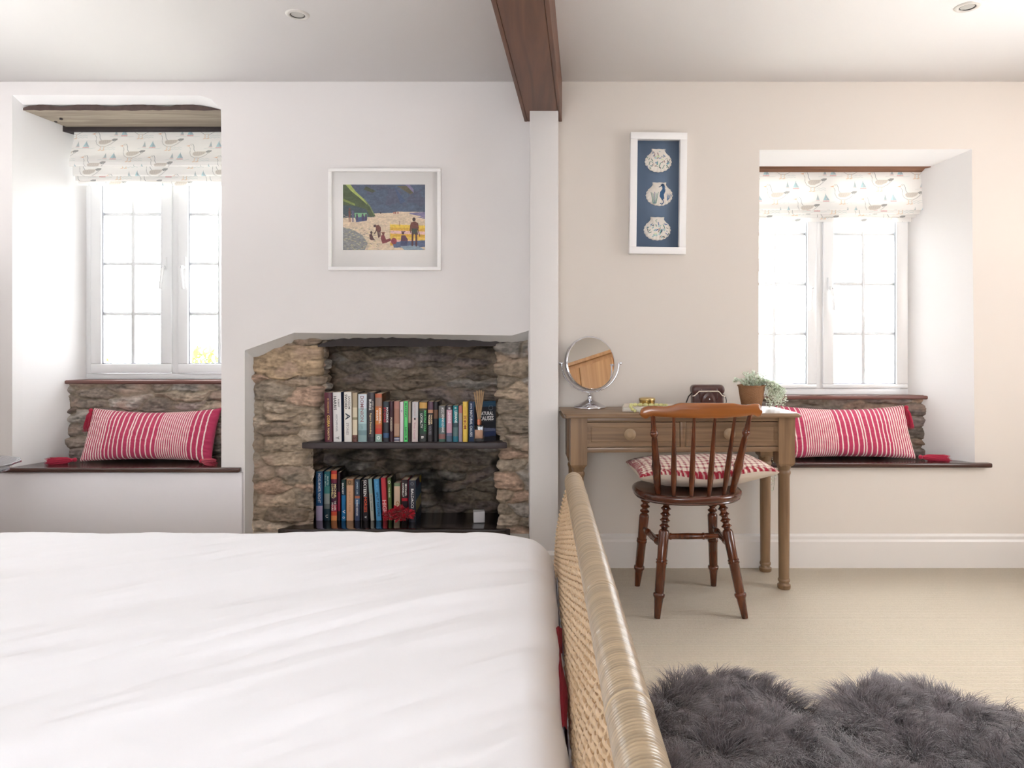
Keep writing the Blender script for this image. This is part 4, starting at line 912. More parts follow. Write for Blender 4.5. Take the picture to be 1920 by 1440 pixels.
def plant(root, paths, name_l, name_s, seed, lsz=.010, gap=.0085):
    gl_ = G(); gs = G(); r = random.Random(seed)
    for pth in paths:
        P = np.array(pth, float); t = np.linspace(0, 1, len(P)); L = np.hypot(*np.diff(P[:, [0, 2]], axis=0).T).sum() + 1e-6
        tt = np.linspace(0, 1, max(6, int(L / .004))); Q = np.stack([np.interp(tt, t, P[:, k]) for k in range(3)], 1)
        gs.tube(Q, np.linspace(.0012, .0006, len(Q)), 4, caps=False)
        m = int(L / gap)
        for k in range(1, m + 1):
            f = k / m; c = np.array([np.interp(f, t, P[:, q]) for q in range(3)])
            for s_ in (0, 1):
                d = np.array([r.uniform(-1, 1), r.uniform(-1, 1), r.uniform(-.5, .9)]); d /= np.linalg.norm(d)
                u = np.cross(d, [r.uniform(-1, 1), r.uniform(-1, 1), r.uniform(-1, 1)]); u /= np.linalg.norm(u)
                sz = lsz * r.uniform(.6, 1.15) * (1.1 - .4 * f); n_ = np.cross(d, u)
                b = c + d * .002
                v = [b, b + d * sz * .35 + u * sz * .38, b + d * sz * .75 + u * sz * .36, b + d * sz, b + d * sz * .75 - u * sz * .36, b + d * sz * .35 - u * sz * .38, b + d * sz * .55 + n_ * sz * .10]
                cc_ = np.array(lin(r.choice([(222, 230, 212), (232, 238, 224), (204, 216, 194), (240, 243, 232)])))
                gl_.add(v, [(0, 1, 6), (1, 2, 6), (2, 3, 6), (3, 4, 6), (4, 5, 6), (5, 0, 6)], cc_)
    gl_.build(name_l, M_leaf, root, world=False, smooth=0); gs.build(name_s, M_stem, root, world=False)
r = random.Random(12); paths = []
for k in range(78):
    a = r.uniform(-PI, PI); q = r.uniform(0, .035); s0 = (q * math.cos(a), q * math.sin(a), .100)
    if k < 32: ex, ez = r.uniform(-.035, .06), r.uniform(.03, .075); paths.append([s0, (s0[0] + ex * .4, s0[1] + r.uniform(-.02, .02), .10 + ez * .7), (s0[0] + ex, s0[1] + r.uniform(-.03, .03), .10 + ez)])
    elif k < 36: paths.append([s0, (-.045, -.02, .125 + .005 * ((k - 32) % 3)), (-.075, -.03, .130 + .006 * ((k - 33) % 3)), (-.088, -.03, .128)])
    else:
        ex = r.uniform(.075, .150); dp = r.uniform(.0, .11); yy_ = r.uniform(-.05, .05); paths.append([s0, (.045, yy_ * .5, .132), (.045 + (ex - .045) * .55, yy_, .122), (ex, yy_, .11 - dp * .6), (ex + r.uniform(-.015, .012), yy_, max(.012, .105 - dp))])
plant(pp, paths, 'leaves', 'stems', 5, .0125, .0075)
hv = thing('trailing_vine', 'thin strand of small green leaves hanging behind the desk edge', 'plant', (X(1448, 3.41), 3.405, DT - .3))
plant(hv, [[(-.012, 0, .285), (-.016, 0, .10), (-.022, 0, .035), (-.008, 0, -.02), (-.012, 0, -.09)], [(.004, 0, .10), (.0, 0, .03), (.012, 0, -.03), (.004, 0, -.10)], [(-.016, 0, .10), (.004, 0, .10)]], 'leaves', 'stems', 8, .012, .013)

# ------------------------------------------------------------------ pictures
M_frame = mat('white_picture_frame', S(246, 243, 241), .45)
M_mount = mat('off_white_mount', S(251, 247, 244), .9)
M_paint = mat('painted_picture', rough=.6, attr=True)
pic = thing('framed_picture', 'white framed beach painting with figures and a yellow striped windbreak', 'picture', (X(720.5, D0), D0, Z(508, D0)))
fx0, fx1, fz0, fz1 = X(615, 3.41), X(826.5, 3.41), Z(507, 3.41), Z(315, 3.41)
def frame(g, x0, x1, z0, z1, y0, y1, b): g.box(x0, x1, y0, y1, z0, z0 + b); g.box(x0, x1, y0, y1, z1 - b, z1); g.box(x0, x0 + b, y0, y1, z0 + b, z1 - b); g.box(x1 - b, x1, y0, y1, z0 + b, z1 - b)
g = G(); frame(g, fx0, fx1, fz0, fz1, 3.408, D0 - .0005, .017); g.build('frame', M_frame, pic, bevel=.002, smooth=0)
g = G(); g.box(fx0 + .017, fx1 - .017, 3.4185, D0 - .001, fz0 + .017, fz1 - .017); g.build('mount', M_mount, pic, smooth=0)
PWd, PHt = 1.0, .80                      # painted in units of the picture width
cv = Canvas(1.0, .80, .0026, (74, 92, 116))
ny_, nx_ = cv.a.shape[:2]; Xp, Yp = np.meshgrid(cv.x, cv.y)
cv.a *= (1 + .5 * (fbm(Xp * 14, Yp * 22, 61) - .47))[..., None]
q = (fbm(Xp * 8, Yp * 10, 63) > .55)[..., None]; cv.a = np.where(q, cv.a * .6 + np.array(lin((84, 80, 104))) * .4, cv.a)
cv.poly([(.66, .02), (.82, .12), (.86, .10), (.78, .02)], (96, 92, 72)); cv.poly([(.76, .0), (.86, .1), (.86, .06), (.81, 0)], (130, 124, 160))
cv.poly([(.28, .02), (.40, .08), (.36, .10), (.25, .06)], (66, 78, 56)); cv.poly([(.62, .02), (.76, .2), (.70, .24)], (52, 84, 124), .7)
cv.poly([(.38, .35), (.60, .345), (.66, .33), (1, .335), (1, .81), (0, .81), (0, .41), (.38, .395)], (226, 204, 176))
cv.poly([(0, 0), (.04, 0), (.17, .1), (.28, .21), (.35, .30), (.40, .39), (0, .41)], (70, 88, 52)); cv.poly([(0, .25), (.14, .26), (.28, .30), (.33, .395), (0, .41)], (58, 80, 88))
cv.poly([(.03, 0), (.09, 0), (.16, .09), (.26, .18), (.30, .25), (.20, .16), (.10, .08)], (170, 184, 96)); cv.poly([(0, .17), (.14, .23), (.15, .26), (0, .2)], (130, 146, 70)); cv.line([(.26, .18), (.33, .27), (.38, .37)], .012, (120, 140, 90))
cv.poly([(.80, .345), (1, .335), (1, .42), (.9, .40), (.96, .39), (.82, .36)], (130, 124, 160))
r = random.Random(2)
for k in range(260): x, y = r.random(), r.uniform(.36, .8); cv.line([(x, y), (x + r.uniform(.01, .04), y + r.uniform(-.008, .008))], .005, r.choice([(214, 188, 160), (236, 216, 190), (200, 170, 150), (226, 190, 170)]), .7)
cv.poly([(0, .52), (.12, .55), (.24, .62), (.30, .72), (.26, .81), (0, .81)], (140, 142, 142))
for k in range(230): x, y = r.uniform(0, .42), r.uniform(.53, .8); cv.line([(x, y), (x + r.uniform(.008, .03), y + r.uniform(-.01, .01))], .005, r.choice([(96, 102, 112), (196, 190, 160), (120, 118, 120), (220, 208, 150)]), .8)
cv.poly([(.14, .345), (.29, .345), (.30, .42), (.15, .43)], (128, 184, 140)); cv.poly([(.15, .40), (.29, .39), (.29, .44), (.16, .46)], (70, 88, 130))
for x in (.17, .24, .28): cv.oval(x, .37, .010, .014, (74, 56, 80)); cv.poly([(x - .014, .38), (x + .014, .38), (x + .012, .44), (x - .012, .44)], (72, 62, 96))
for x, c_ in ((.08, (120, 66, 56)), (.12, (92, 96, 130))): cv.oval(x, .30 + (x > .1) * .03, .011, .015, c_); cv.poly([(x - .014, .32), (x + .014, .32), (x + .010, .40), (x - .01, .40)], c_); cv.line([(x - .006, .40), (x - .006, .455)], .008, c_); cv.line([(x + .006, .40), (x + .008, .455)], .008, c_)
for k in range(7): cv.poly([(.575, .485 + k * .037), (1, .50 + k * .037), (1, .537 + k * .037), (.575, .522 + k * .037)], [(240, 204, 74), (226, 176, 60), (238, 196, 190), (232, 180, 60), (240, 200, 90), (236, 180, 172), (226, 170, 60)][k])
cv.line([(.573, .47), (.573, .66)], .008, (216, 196, 120)); cv.line([(.69, .45), (.69, .50)], .006, (120, 70, 60))
cv.poly([(.60, .70), (1, .68), (1, .76), (.62, .77)], (84, 100, 132)); cv.poly([(.70, .75), (.9, .74), (1, .80), (.75, .80)], (140, 160, 176))
BR = (112, 58, 48); DB = (84, 44, 50)
cv.oval(.865, .425, .020, .024, (60, 40, 40)); cv.poly([(.83, .46), (.88, .45), (.915, .47), (.925, .53), (.91, .56), (.90, .54), (.83, .54), (.825, .60), (.81, .56), (.82, .49)], BR); cv.poly([(.832, .535), (.905, .535), (.915, .61), (.875, .61), (.868, .60), (.862, .61), (.835, .61)], (56, 66, 56)); cv.line([(.848, .60), (.845, .74)], .022, DB); cv.line([(.892, .60), (.893, .745)], .022, DB); cv.line([(.915, .55), (.935, .63)], .010, DB)
cv.oval(.39, .505, .020, .016, (60, 36, 40)); cv.poly([(.40, .50), (.43, .49), (.46, .52), (.465, .56), (.43, .59), (.40, .56)], BR); cv.line([(.41, .55), (.385, .60)], .012, DB); cv.line([(.425, .57), (.435, .64)], .018, DB); cv.line([(.45, .56), (.45, .63)], .016, DB)
cv.oval(.345, .585, .015, .018, (58, 34, 40)); cv.poly([(.32, .61), (.35, .595), (.37, .65), (.395, .68), (.34, .68), (.325, .66)], DB)
cv.oval(.49, .585, .028, .008, (150, 96, 80)); cv.oval(.49, .60, .016, .016, BR); cv.poly([(.465, .62), (.50, .61), (.525, .67), (.575, .655), (.59, .68), (.53, .71), (.48, .72), (.46, .66)], (128, 48, 56))
cv.oval(.62, .69, .035, .04, (150, 54, 70)); cv.oval(.735, .575, .028, .007, (92, 60, 72)); cv.oval(.73, .59, .017, .018, (84, 50, 64)); cv.poly([(.71, .62), (.76, .62), (.79, .67), (.78, .74), (.70, .74)], (96, 56, 78)); cv.poly([(.70, .69), (.78, .69), (.78, .75), (.70, .75)], (60, 72, 110))
for x in (.46, .64, .67, .62): cv.oval(x, .345 + (x < .5) * .0, .008, .014, (170, 96, 90) if x > .5 else (60, 60, 70))
px0, px1, pz0, pz1 = X(643, 3.417), X(797, 3.417), Z(469, 3.417), Z(346, 3.417)
Pm = np.stack([px0 + Xp * (px1 - px0), 3.4178 + 0 * Xp, pz1 - (Yp / .80) * (pz1 - pz0)], -1)
cv.a = cv.a * .86 + np.array(lin((150, 140, 136))) * .14
cv.a *= (1 + .5 * (fbm(Xp * 60, Yp * 80, 67) - .47) + .35 * (fbm(Xp * 20 + Yp * 12, Yp * 50, 68) - .47))[..., None]
g = G(); g.grid(Pm, np.clip(cv.a, 0, 1), flip=True); g.build('painting', M_paint, pic, smooth=0)

sb = thing('shell_shadow_box', 'tall narrow white box frame holding three painted scallop shells on blue', 'wall art', (X(1233, D0), D0, Z(477, D0)))
sx0, sx1, sz0, sz1 = X(1180, 3.395), X(1286, 3.395), Z(476, 3.395), Z(248, 3.395)
TL = math.radians(.7)
def tiltm(o): o.rotation_euler = (0, TL, 0)
g = G(); frame(g, sx0, sx1, sz0, sz1, 3.393, 3.4295, .033); tiltm(g.build('frame', M_frame, sb, bevel=.0015, smooth=0))
g = G(); g.box(sx0 + .033, sx1 - .033, 3.424, 3.4285, sz0 + .033, sz1 - .033); tiltm(g.build('backing', mat('slate_blue_backing', S(100, 118, 142), .8), sb, smooth=0))
for k, (cx, cy) in enumerate(((1232.5, 300), (1235, 363), (1232, 428))):
    scx, scz = X(cx, 3.415), Z(cy, 3.415); n_r, n_a = 60, 240
    cvs = Canvas(1, 1, .006, (224, 216, 206)); r = random.Random(k + 3)
    if k == 1:
        cvs.oval(.62, .16, .07, .07, (30, 60, 92)); cvs.line([(.60, .17), (.48, .24)], .03, (30, 60, 92)); cvs.poly([(.58, .2), (.70, .2), (.72, .4), (.66, .55), (.68, .7), (.60, .78), (.50, .62), (.52, .44), (.60, .32)], (44, 84, 124)); cvs.line([(.62, .74), (.66, .86), (.60, .93), (.54, .90)], .035, (44, 84, 124))
        for q in range(7): cvs.line([(.26 + q * .02, .9), (.18 + q * .045, .45 + .03 * (q % 3))], .018, r.choice([(60, 110, 100), (90, 140, 130), (60, 84, 130)]))
        for q in range(6): cvs.line([(.80, .78), (.78 + .04 * q, .5 + .05 * (q % 2))], .016, (70, 110, 150))
    else:
        for q in range(44):
            x, y = r.uniform(.08, .92), r.uniform(.15, .9); a = r.uniform(0, 6.3); l_ = r.uniform(.06, .16); cvs.line([(x, y), (x + l_ * math.cos(a) * .6, y - l_ * abs(math.sin(a)))], r.uniform(.015, .035), r.choice([(60, 110, 96), (110, 150, 130), (70, 100, 150), (150, 120, 110), (90, 160, 160), (60, 70, 70)]))
        for q in range(6): cvs.oval(r.uniform(.2, .8), r.uniform(.3, .8), .05, .04, r.choice([(200, 214, 170), (150, 190, 190), (70, 110, 150)]), .7)
    w_, h_ = .128, .118; ang = np.linspace(0, 2 * PI, n_a, endpoint=False)
    def outl(a):
        s_, c_ = math.sin(a), math.cos(a)
        if abs(c_) < .62 and s_ > 0 and True:
            pass
        x = .5 * c_ * (1 + .018 * math.cos(a * 22) * (s_ < .3)); y = (.40 * s_ if s_ < 0 else .36 * s_ ** .9) - .06
        if s_ > .80: y = .46 if abs(x) < .26 else y; 
        return x, y
    O = []
    for a in ang:
        x, y = outl(a)
        O.append((x, y))
    O = [(x, y) for x, y in O]
    # explicit scallop outline with flat ears at the top
    O = []
    for q in range(n_a):
        a = -PI * 1.27 + q / (n_a - 1) * PI * 1.54 ; a = PI * .77 + q / (n_a - 21) * PI * 1.46 if q <= n_a - 21 else None
        if a is not None: rr_ = 1 + .022 * math.cos(a * 20); O.append((.5 * math.cos(a) * rr_, .42 * math.sin(a) * rr_ - .07))
    O += [(.30, .28), (.25, .36), (.26, .46)] + [(.26 - .52 * q / 14, .46 + .006 * math.cos(q)) for q in range(1, 14)] + [(-.26, .46), (-.25, .36), (-.30, .28)]
    O = np.array(O); rs = np.linspace(0, 1, n_r)
    Px = O[None, :, 0] * rs[:, None]; Pz = O[None, :, 1] * rs[:, None]
    aa = np.arctan2(Pz - .42, Px); dome = np.sqrt(np.clip(1 - rs ** 2, 0, 1))[:, None] * .012 + .0008 * np.cos(aa * 40) * rs[:, None] 
    ci = np.clip(((Px + .5) * cvs.nx).astype(int), 0, cvs.nx - 1); cj = np.clip(((.5 - Pz) * cvs.ny).astype(int), 0, cvs.ny - 1)
    Pm = np.stack([scx + Px * w_, 3.4225 - dome - .002, scz + Pz * h_], -1)
    g = G(); g.grid(Pm, cvs.a[cj, ci], wrap=True, flip=True); tiltm(g.build('scallop_shell', M_paint, sb, smooth=50))

# ------------------------------------------------------------------ downlights
M_dl = mat('brushed_white_metal', S(222, 218, 212), .3, .2)
for k, (cx, cy) in enumerate(((-.922, 2.72), (1.589, 2.655))):
    o = thing('downlight', ('small round recessed ceiling spotlight, switched off, left of the beam', 'small round recessed ceiling spotlight, switched off, right of the beam')[k], 'ceiling light', (cx, cy, ZC), 0)
    g = G(); pr = [(.028, .0), (.029, -.004), (.032, -.005), (.040, -.0045), (.044, -.002), (.0455, 0)]
    th = np.linspace(0, 2 * PI, 40, endpoint=False); g.grid(np.array([[(r_ * math.cos(a), r_ * math.sin(a), z) for a in th] for r_, z in pr]), wrap=True); g.build('trim_ring', M_dl, o, world=False)
    g = G(); pr = [(.028, -.001), (.026, -.003), (.0245, -.0005), (.024, -.0002)]; g.grid(np.array([[(r_ * math.cos(a), r_ * math.sin(a), z) for a in th] for r_, z in pr]), wrap=True); g.build('inner_ring', mat('dark_bezel', S(60, 56, 52), .3, .5), o, world=False)
    g = G(); g.turned((0, 0, -.0006), (0, 0, -.0016), [(0, .0242), (1, .018)], 30); g.build('lens', mat('frosted_lamp_lens', S(196, 194, 188), .15), o, world=False)

# ------------------------------------------------------------------ books
M_bk = mat('printed_book_cover', rough=.4, attr=True, coat=.1)
M_pg = mat('book_pages', S(190, 172, 148), .9, noise=(200, .1))
_inkc = {}
def ink(c):
    k = tuple(c)
    if k not in _inkc: _inkc[k] = mat('ink_%d_%d_%d' % k, S(*c), .5)
    return _inkc[k]
def book(label, x0, x1, yt, yb_, d, dep, segs, texts, lean=0.0, side=None, group='books on the upper alcove shelf', zb_=None, rot=0.0, ystep=None):
    zb = zb_; z1 = Z(yt, d); xa, xb = X(x0, d) + .0006, X(x1, d) - .0006; h = z1 - zb; wd = xb - xa
    root = thing('book', label, 'book', ((xa + xb) / 2, d, zb), rot, group); root.rotation_euler = (0, lean, rot)
    g = G(); r_ = wd * .12
    # spine + boards
    stops = [0.0]; cols = []
    for f, c_ in segs: stops.append(f); cols.append(lin(c_))
    for k in range(len(cols)):
        za, zb2_ = h * (1 - stops[k + 1]), h * (1 - stops[k])
        outline = [(-wd / 2, .004), (-wd / 2 + r_, 0), (wd / 2 - r_, 0), (wd / 2, .004)]
        v = [(x, y, za) for x, y in outline] + [(x, y, zb2_) for x, y in outline]
        g.add(v, [(0, 1, 5, 4), (1, 2, 6, 5), (2, 3, 7, 6)], cols[k])
    sc_ = lin(side if side is not None else tuple(int(v * .6) for v in segs[0][1]))
    t = min(.0016, wd * .12)
    for s_ in (-1, 1): 
        a, b = sorted((s_ * wd / 2, s_ * (wd / 2 - t))); g.box(a, b, .004, dep, 0, h, sc_)
    g.box(-wd / 2, wd / 2, .003, .005, 0, h, sc_)
    g.build('cover', M_bk, root, world=False, smooth=0)
    g = G(); g.box(-wd / 2 + t, wd / 2 - t, .0055, dep - .002, .0005, h - .0012); g.build('page_block', M_pg, root, world=False, smooth=0)
    for (txt, c_, f0, f1, w0, w1) in texts:          # f: fraction of height from the top, w: fraction of the spine width
        v, f = text2d(txt)
        P = np.stack([-wd / 2 + wd * (w0 + (w1 - w0) * v[:, 1]), np.full(len(v), -.0004), h * (1 - (f0 + (f1 - f0) * v[:, 0]))], 1)
        g = G(); g.add(P, f); g.build('title', ink(c_), root, world=False, smooth=0)
    return root
Wt = (236, 232, 226)
UB = [
 ('maroon hardback book with gold lettering, leftmost on the upper shelf', 608.5, 624, 736, .14, [(1, (84, 26, 44))], [('COBRA', (226, 180, 90), .46, .70, .34, .66), ('IN VENGEANCE', (200, 150, 90), .12, .42, .38, .60), ('FORSYTH', (222, 190, 130), .72, .96, .38, .60)], -.012, None),
 ('white hardback lettered HARRIS with a dark blue side', 624.5, 641, 735.5, .15, [(1, (226, 222, 220))], [('HARRIS', (40, 38, 40), .08, .36, .12, .46), ('ROBERT', (90, 84, 84), .14, .30, .60, .80), ('ARCHANGEL', (150, 150, 155), .44, .80, .34, .58), ('Y', (60, 60, 60), .89, .95, .3, .7)], -.016, (30, 44, 72)),
 ('white book lettered SWORD with a small dark figure on the spine', 645, 660, 735, .14, [(1, (232, 228, 222))], [('SWORD', (60, 56, 56), .05, .34, .12, .44), ('SANSOM', (120, 112, 108), .08, .34, .56, .84), ('A', (40, 50, 60), .42, .56, .2, .8), ('STORIES', (150, 140, 136), .62, .86, .3, .6)], -.008, (170, 150, 130)),
 ('cream and beige mottled book with a brown foot to its spine', 660.3, 670.2, 736.5, .15, [(.3, (176, 160, 134)), (.50, (214, 202, 176)), (.55, (150, 140, 110)), (.86, (222, 208, 182)), (1, (112, 70, 60))], [('S', (50, 26, 26), .90, .95, .25, .75)], 0, None),
 ('pale blue wide book lettered DOMINION', 670.8, 688, 738.8, .14, [(.3, (212, 220, 228)), (.62, (176, 204, 206)), (.76, (150, 180, 186)), (.86, (118, 146, 150)), (1, (140, 166, 168))], [('DOMINION', (150, 110, 116), .04, .58, .28, .66), ('LAWS', (120, 150, 150), .64, .74, .3, .6)], 0, None),
 ('dark grey book lettered BURKE', 688.3, 702, 735.8, .14, [(.9, (62, 56, 60)), (1, (40, 36, 44))], [('BURKE', (226, 224, 220), .14, .36, .26, .58), ('JAMES LEE', (190, 180, 170), .17, .35, .70, .88), ('Pegasus Descending', (220, 196, 150), .42, .84, .30, .62)], 0, None),
 ('orange patterned book with a pale green foot', 702.8, 716.5, 738.4, .18, [(.08, (186, 100, 70)), (.26, (150, 124, 110)), (.3, (186, 110, 70)), (.64, (204, 124, 62)), (.72, (196, 90, 60)), (.84, (200, 70, 54)), (1, (150, 176, 166))], [('CORNWELL', (240, 232, 222), .30, .62, .56, .86), ('SHARPE', (236, 226, 214), .34, .56, .18, .46), ('O', (240, 240, 236), .88, .95, .25, .75)], 0, (84, 52, 30)),
 ('navy book with red and white lettering below a tall brown one', 717.8, 729.5, 753, .13, [(.15, (44, 56, 66)), (.52, (52, 50, 58)), (.78, (46, 46, 54)), (.9, (54, 86, 126)), (1, (40, 42, 50))], [('STONE', (196, 44, 58), .14, .52, .12, .48), ('MACBRIDE', (236, 232, 230), .14, .52, .58, .88)], 0, (40, 20, 30)),
 ('narrow dark maroon book with cream lettering', 729.8, 737.5, 752.5, .13, [(1, (56, 24, 36))], [('POSSESSED', (214, 200, 180), .40, .74, .25, .75)], 0, (60, 20, 34)),
 ('dusty pink-brown book with blue stripes at its foot', 738.2, 749.2, 752.5, .13, [(.18, (182, 128, 116)), (.55, (168, 122, 104)), (.85, (182, 146, 124)), (.88, (150, 104, 64)), (.91, (70, 72, 104)), (.94, (190, 190, 200)), (.97, (70, 72, 104)), (1, (190, 180, 180))], [], 0, None),
 ('slim white book left of the bright green one', 749.4, 756.6, 753.5, .13, [(1, (226, 218, 222))], [('O', (90, 90, 130), .2, .26, .3, .7)], 0, None),
 ('bright green narrow book with black lettering', 757, 765, 752.3, .13, [(1, (96, 216, 124))], [('McKINNEY', (20, 60, 34), .05, .40, .28, .72), ('DARKEN', (20, 60, 34), .64, .86, .28, .72), ('M', (20, 50, 30), .90, .95, .25, .75)], 0, (150, 140, 120)),
 ('narrow grey-beige book with a dark lower half', 765.2, 770.4, 753.3, .13, [(.53, (168, 158, 140)), (1, (44, 30, 34))], [], 0, None),
 ('off-white book with a small black mark mid spine', 771.5, 784, 753.5, .13, [(.4, (206, 204, 206)), (1, (218, 202, 198))], [('PAULO COELHO', (196, 170, 170), .04, .36, .3, .6), ('I', (40, 34, 40), .40, .45, .35, .6), ('The Devil', (206, 160, 170), .50, .92, .3, .6)], .008, (40, 44, 58)),
 ('black and green book lettered MARTINA COLE', 785, 800.5, 753, .13, [(.02, (60, 50, 30)), (.17, (206, 160, 84)), (.24, (60, 60, 40)), (.8, (26, 58, 44)), (1, (40, 44, 44))], [('MARTINA COLE', (90, 190, 110), .22, .74, .62, .90), ('LOYALTY', (230, 230, 226), .30, .66, .16, .44), ('B', (236, 232, 226), .86, .92, .3, .6)], .01, None),
 ('black book with cream WOODEN lettering', 801, 812, 753.3, .13, [(.2, (90, 64, 82)), (.28, (190, 140, 110)), (1, (38, 34, 40))], [('WOODEN', (244, 226, 196), .32, .57, .14, .50), ('WALKER', (236, 206, 160), .32, .56, .60, .84), ('HOUSES', (120, 116, 126), .60, .82, .25, .7)], .008, (12, 10, 14)),
 ('black book with a dim brown profile on the spine', 812.2, 821.5, 753.5, .13, [(.2, (22, 20, 28)), (.42, (104, 70, 50)), (1, (16, 16, 24))], [], 0, (10, 10, 14)),
 ('grey and teal book lettered DENNIS LEHANE', 822, 835.2, 761, .11, [(.34, (112, 112, 112)), (.6, (50, 140, 160)), (.78, (96, 110, 112)), (.92, (140, 96, 92)), (1, (60, 96, 84))], [('DENNIS LEHANE', (236, 234, 232), .22, .74, .48, .82), ('MYSTIC', (226, 226, 226), .05, .2, .4, .8)], 0, None),
 ('pink book lettered LEHANE in white', 836.5, 848, 761, .11, [(.11, (84, 78, 86)), (.75, (208, 160, 178)), (.84, (120, 116, 140)), (1, (84, 104, 124))], [('LEHANE', (244, 232, 238), .16, .48, .30, .78), ('W', (246, 246, 246), .04, .09, .3, .7)], 0, None),
 ('teal book lettered LEHANE in white', 848.8, 859, 760.5, .11, [(.48, (28, 130, 140)), (.6, (60, 84, 92)), (.85, (90, 120, 124)), (1, (34, 116, 136))], [('LEHANE', (230, 240, 240), .14, .48, .35, .85), ('W', (230, 244, 244), .04, .09, .3, .7)], 0, None),
 ('lilac-grey book with a rose coloured top', 859.5, 867, 761, .11, [(.2, (190, 120, 120)), (.4, (172, 158, 150)), (1, (164, 152, 170))], [], 0, None),
 ('yellow book lettered MORSE in red', 867.3, 877, 753.3, .12, [(1, (232, 196, 84))], [('MORSE', (150, 60, 44), .68, .34, .75, .22), ('COLIN DEXTER', (206, 140, 60), .12, .30, .35, .6)], 0, (190, 150, 60)),
]
for (lab, a, b, yt, dep, segs, tx, lean, side) in UB:
    book(lab, a, b, yt, 829, 3.49, dep, segs, tx, lean, side, 'row of books on the upper alcove shelf', ZS1)
LG = 'row of books on the lower alcove shelf'
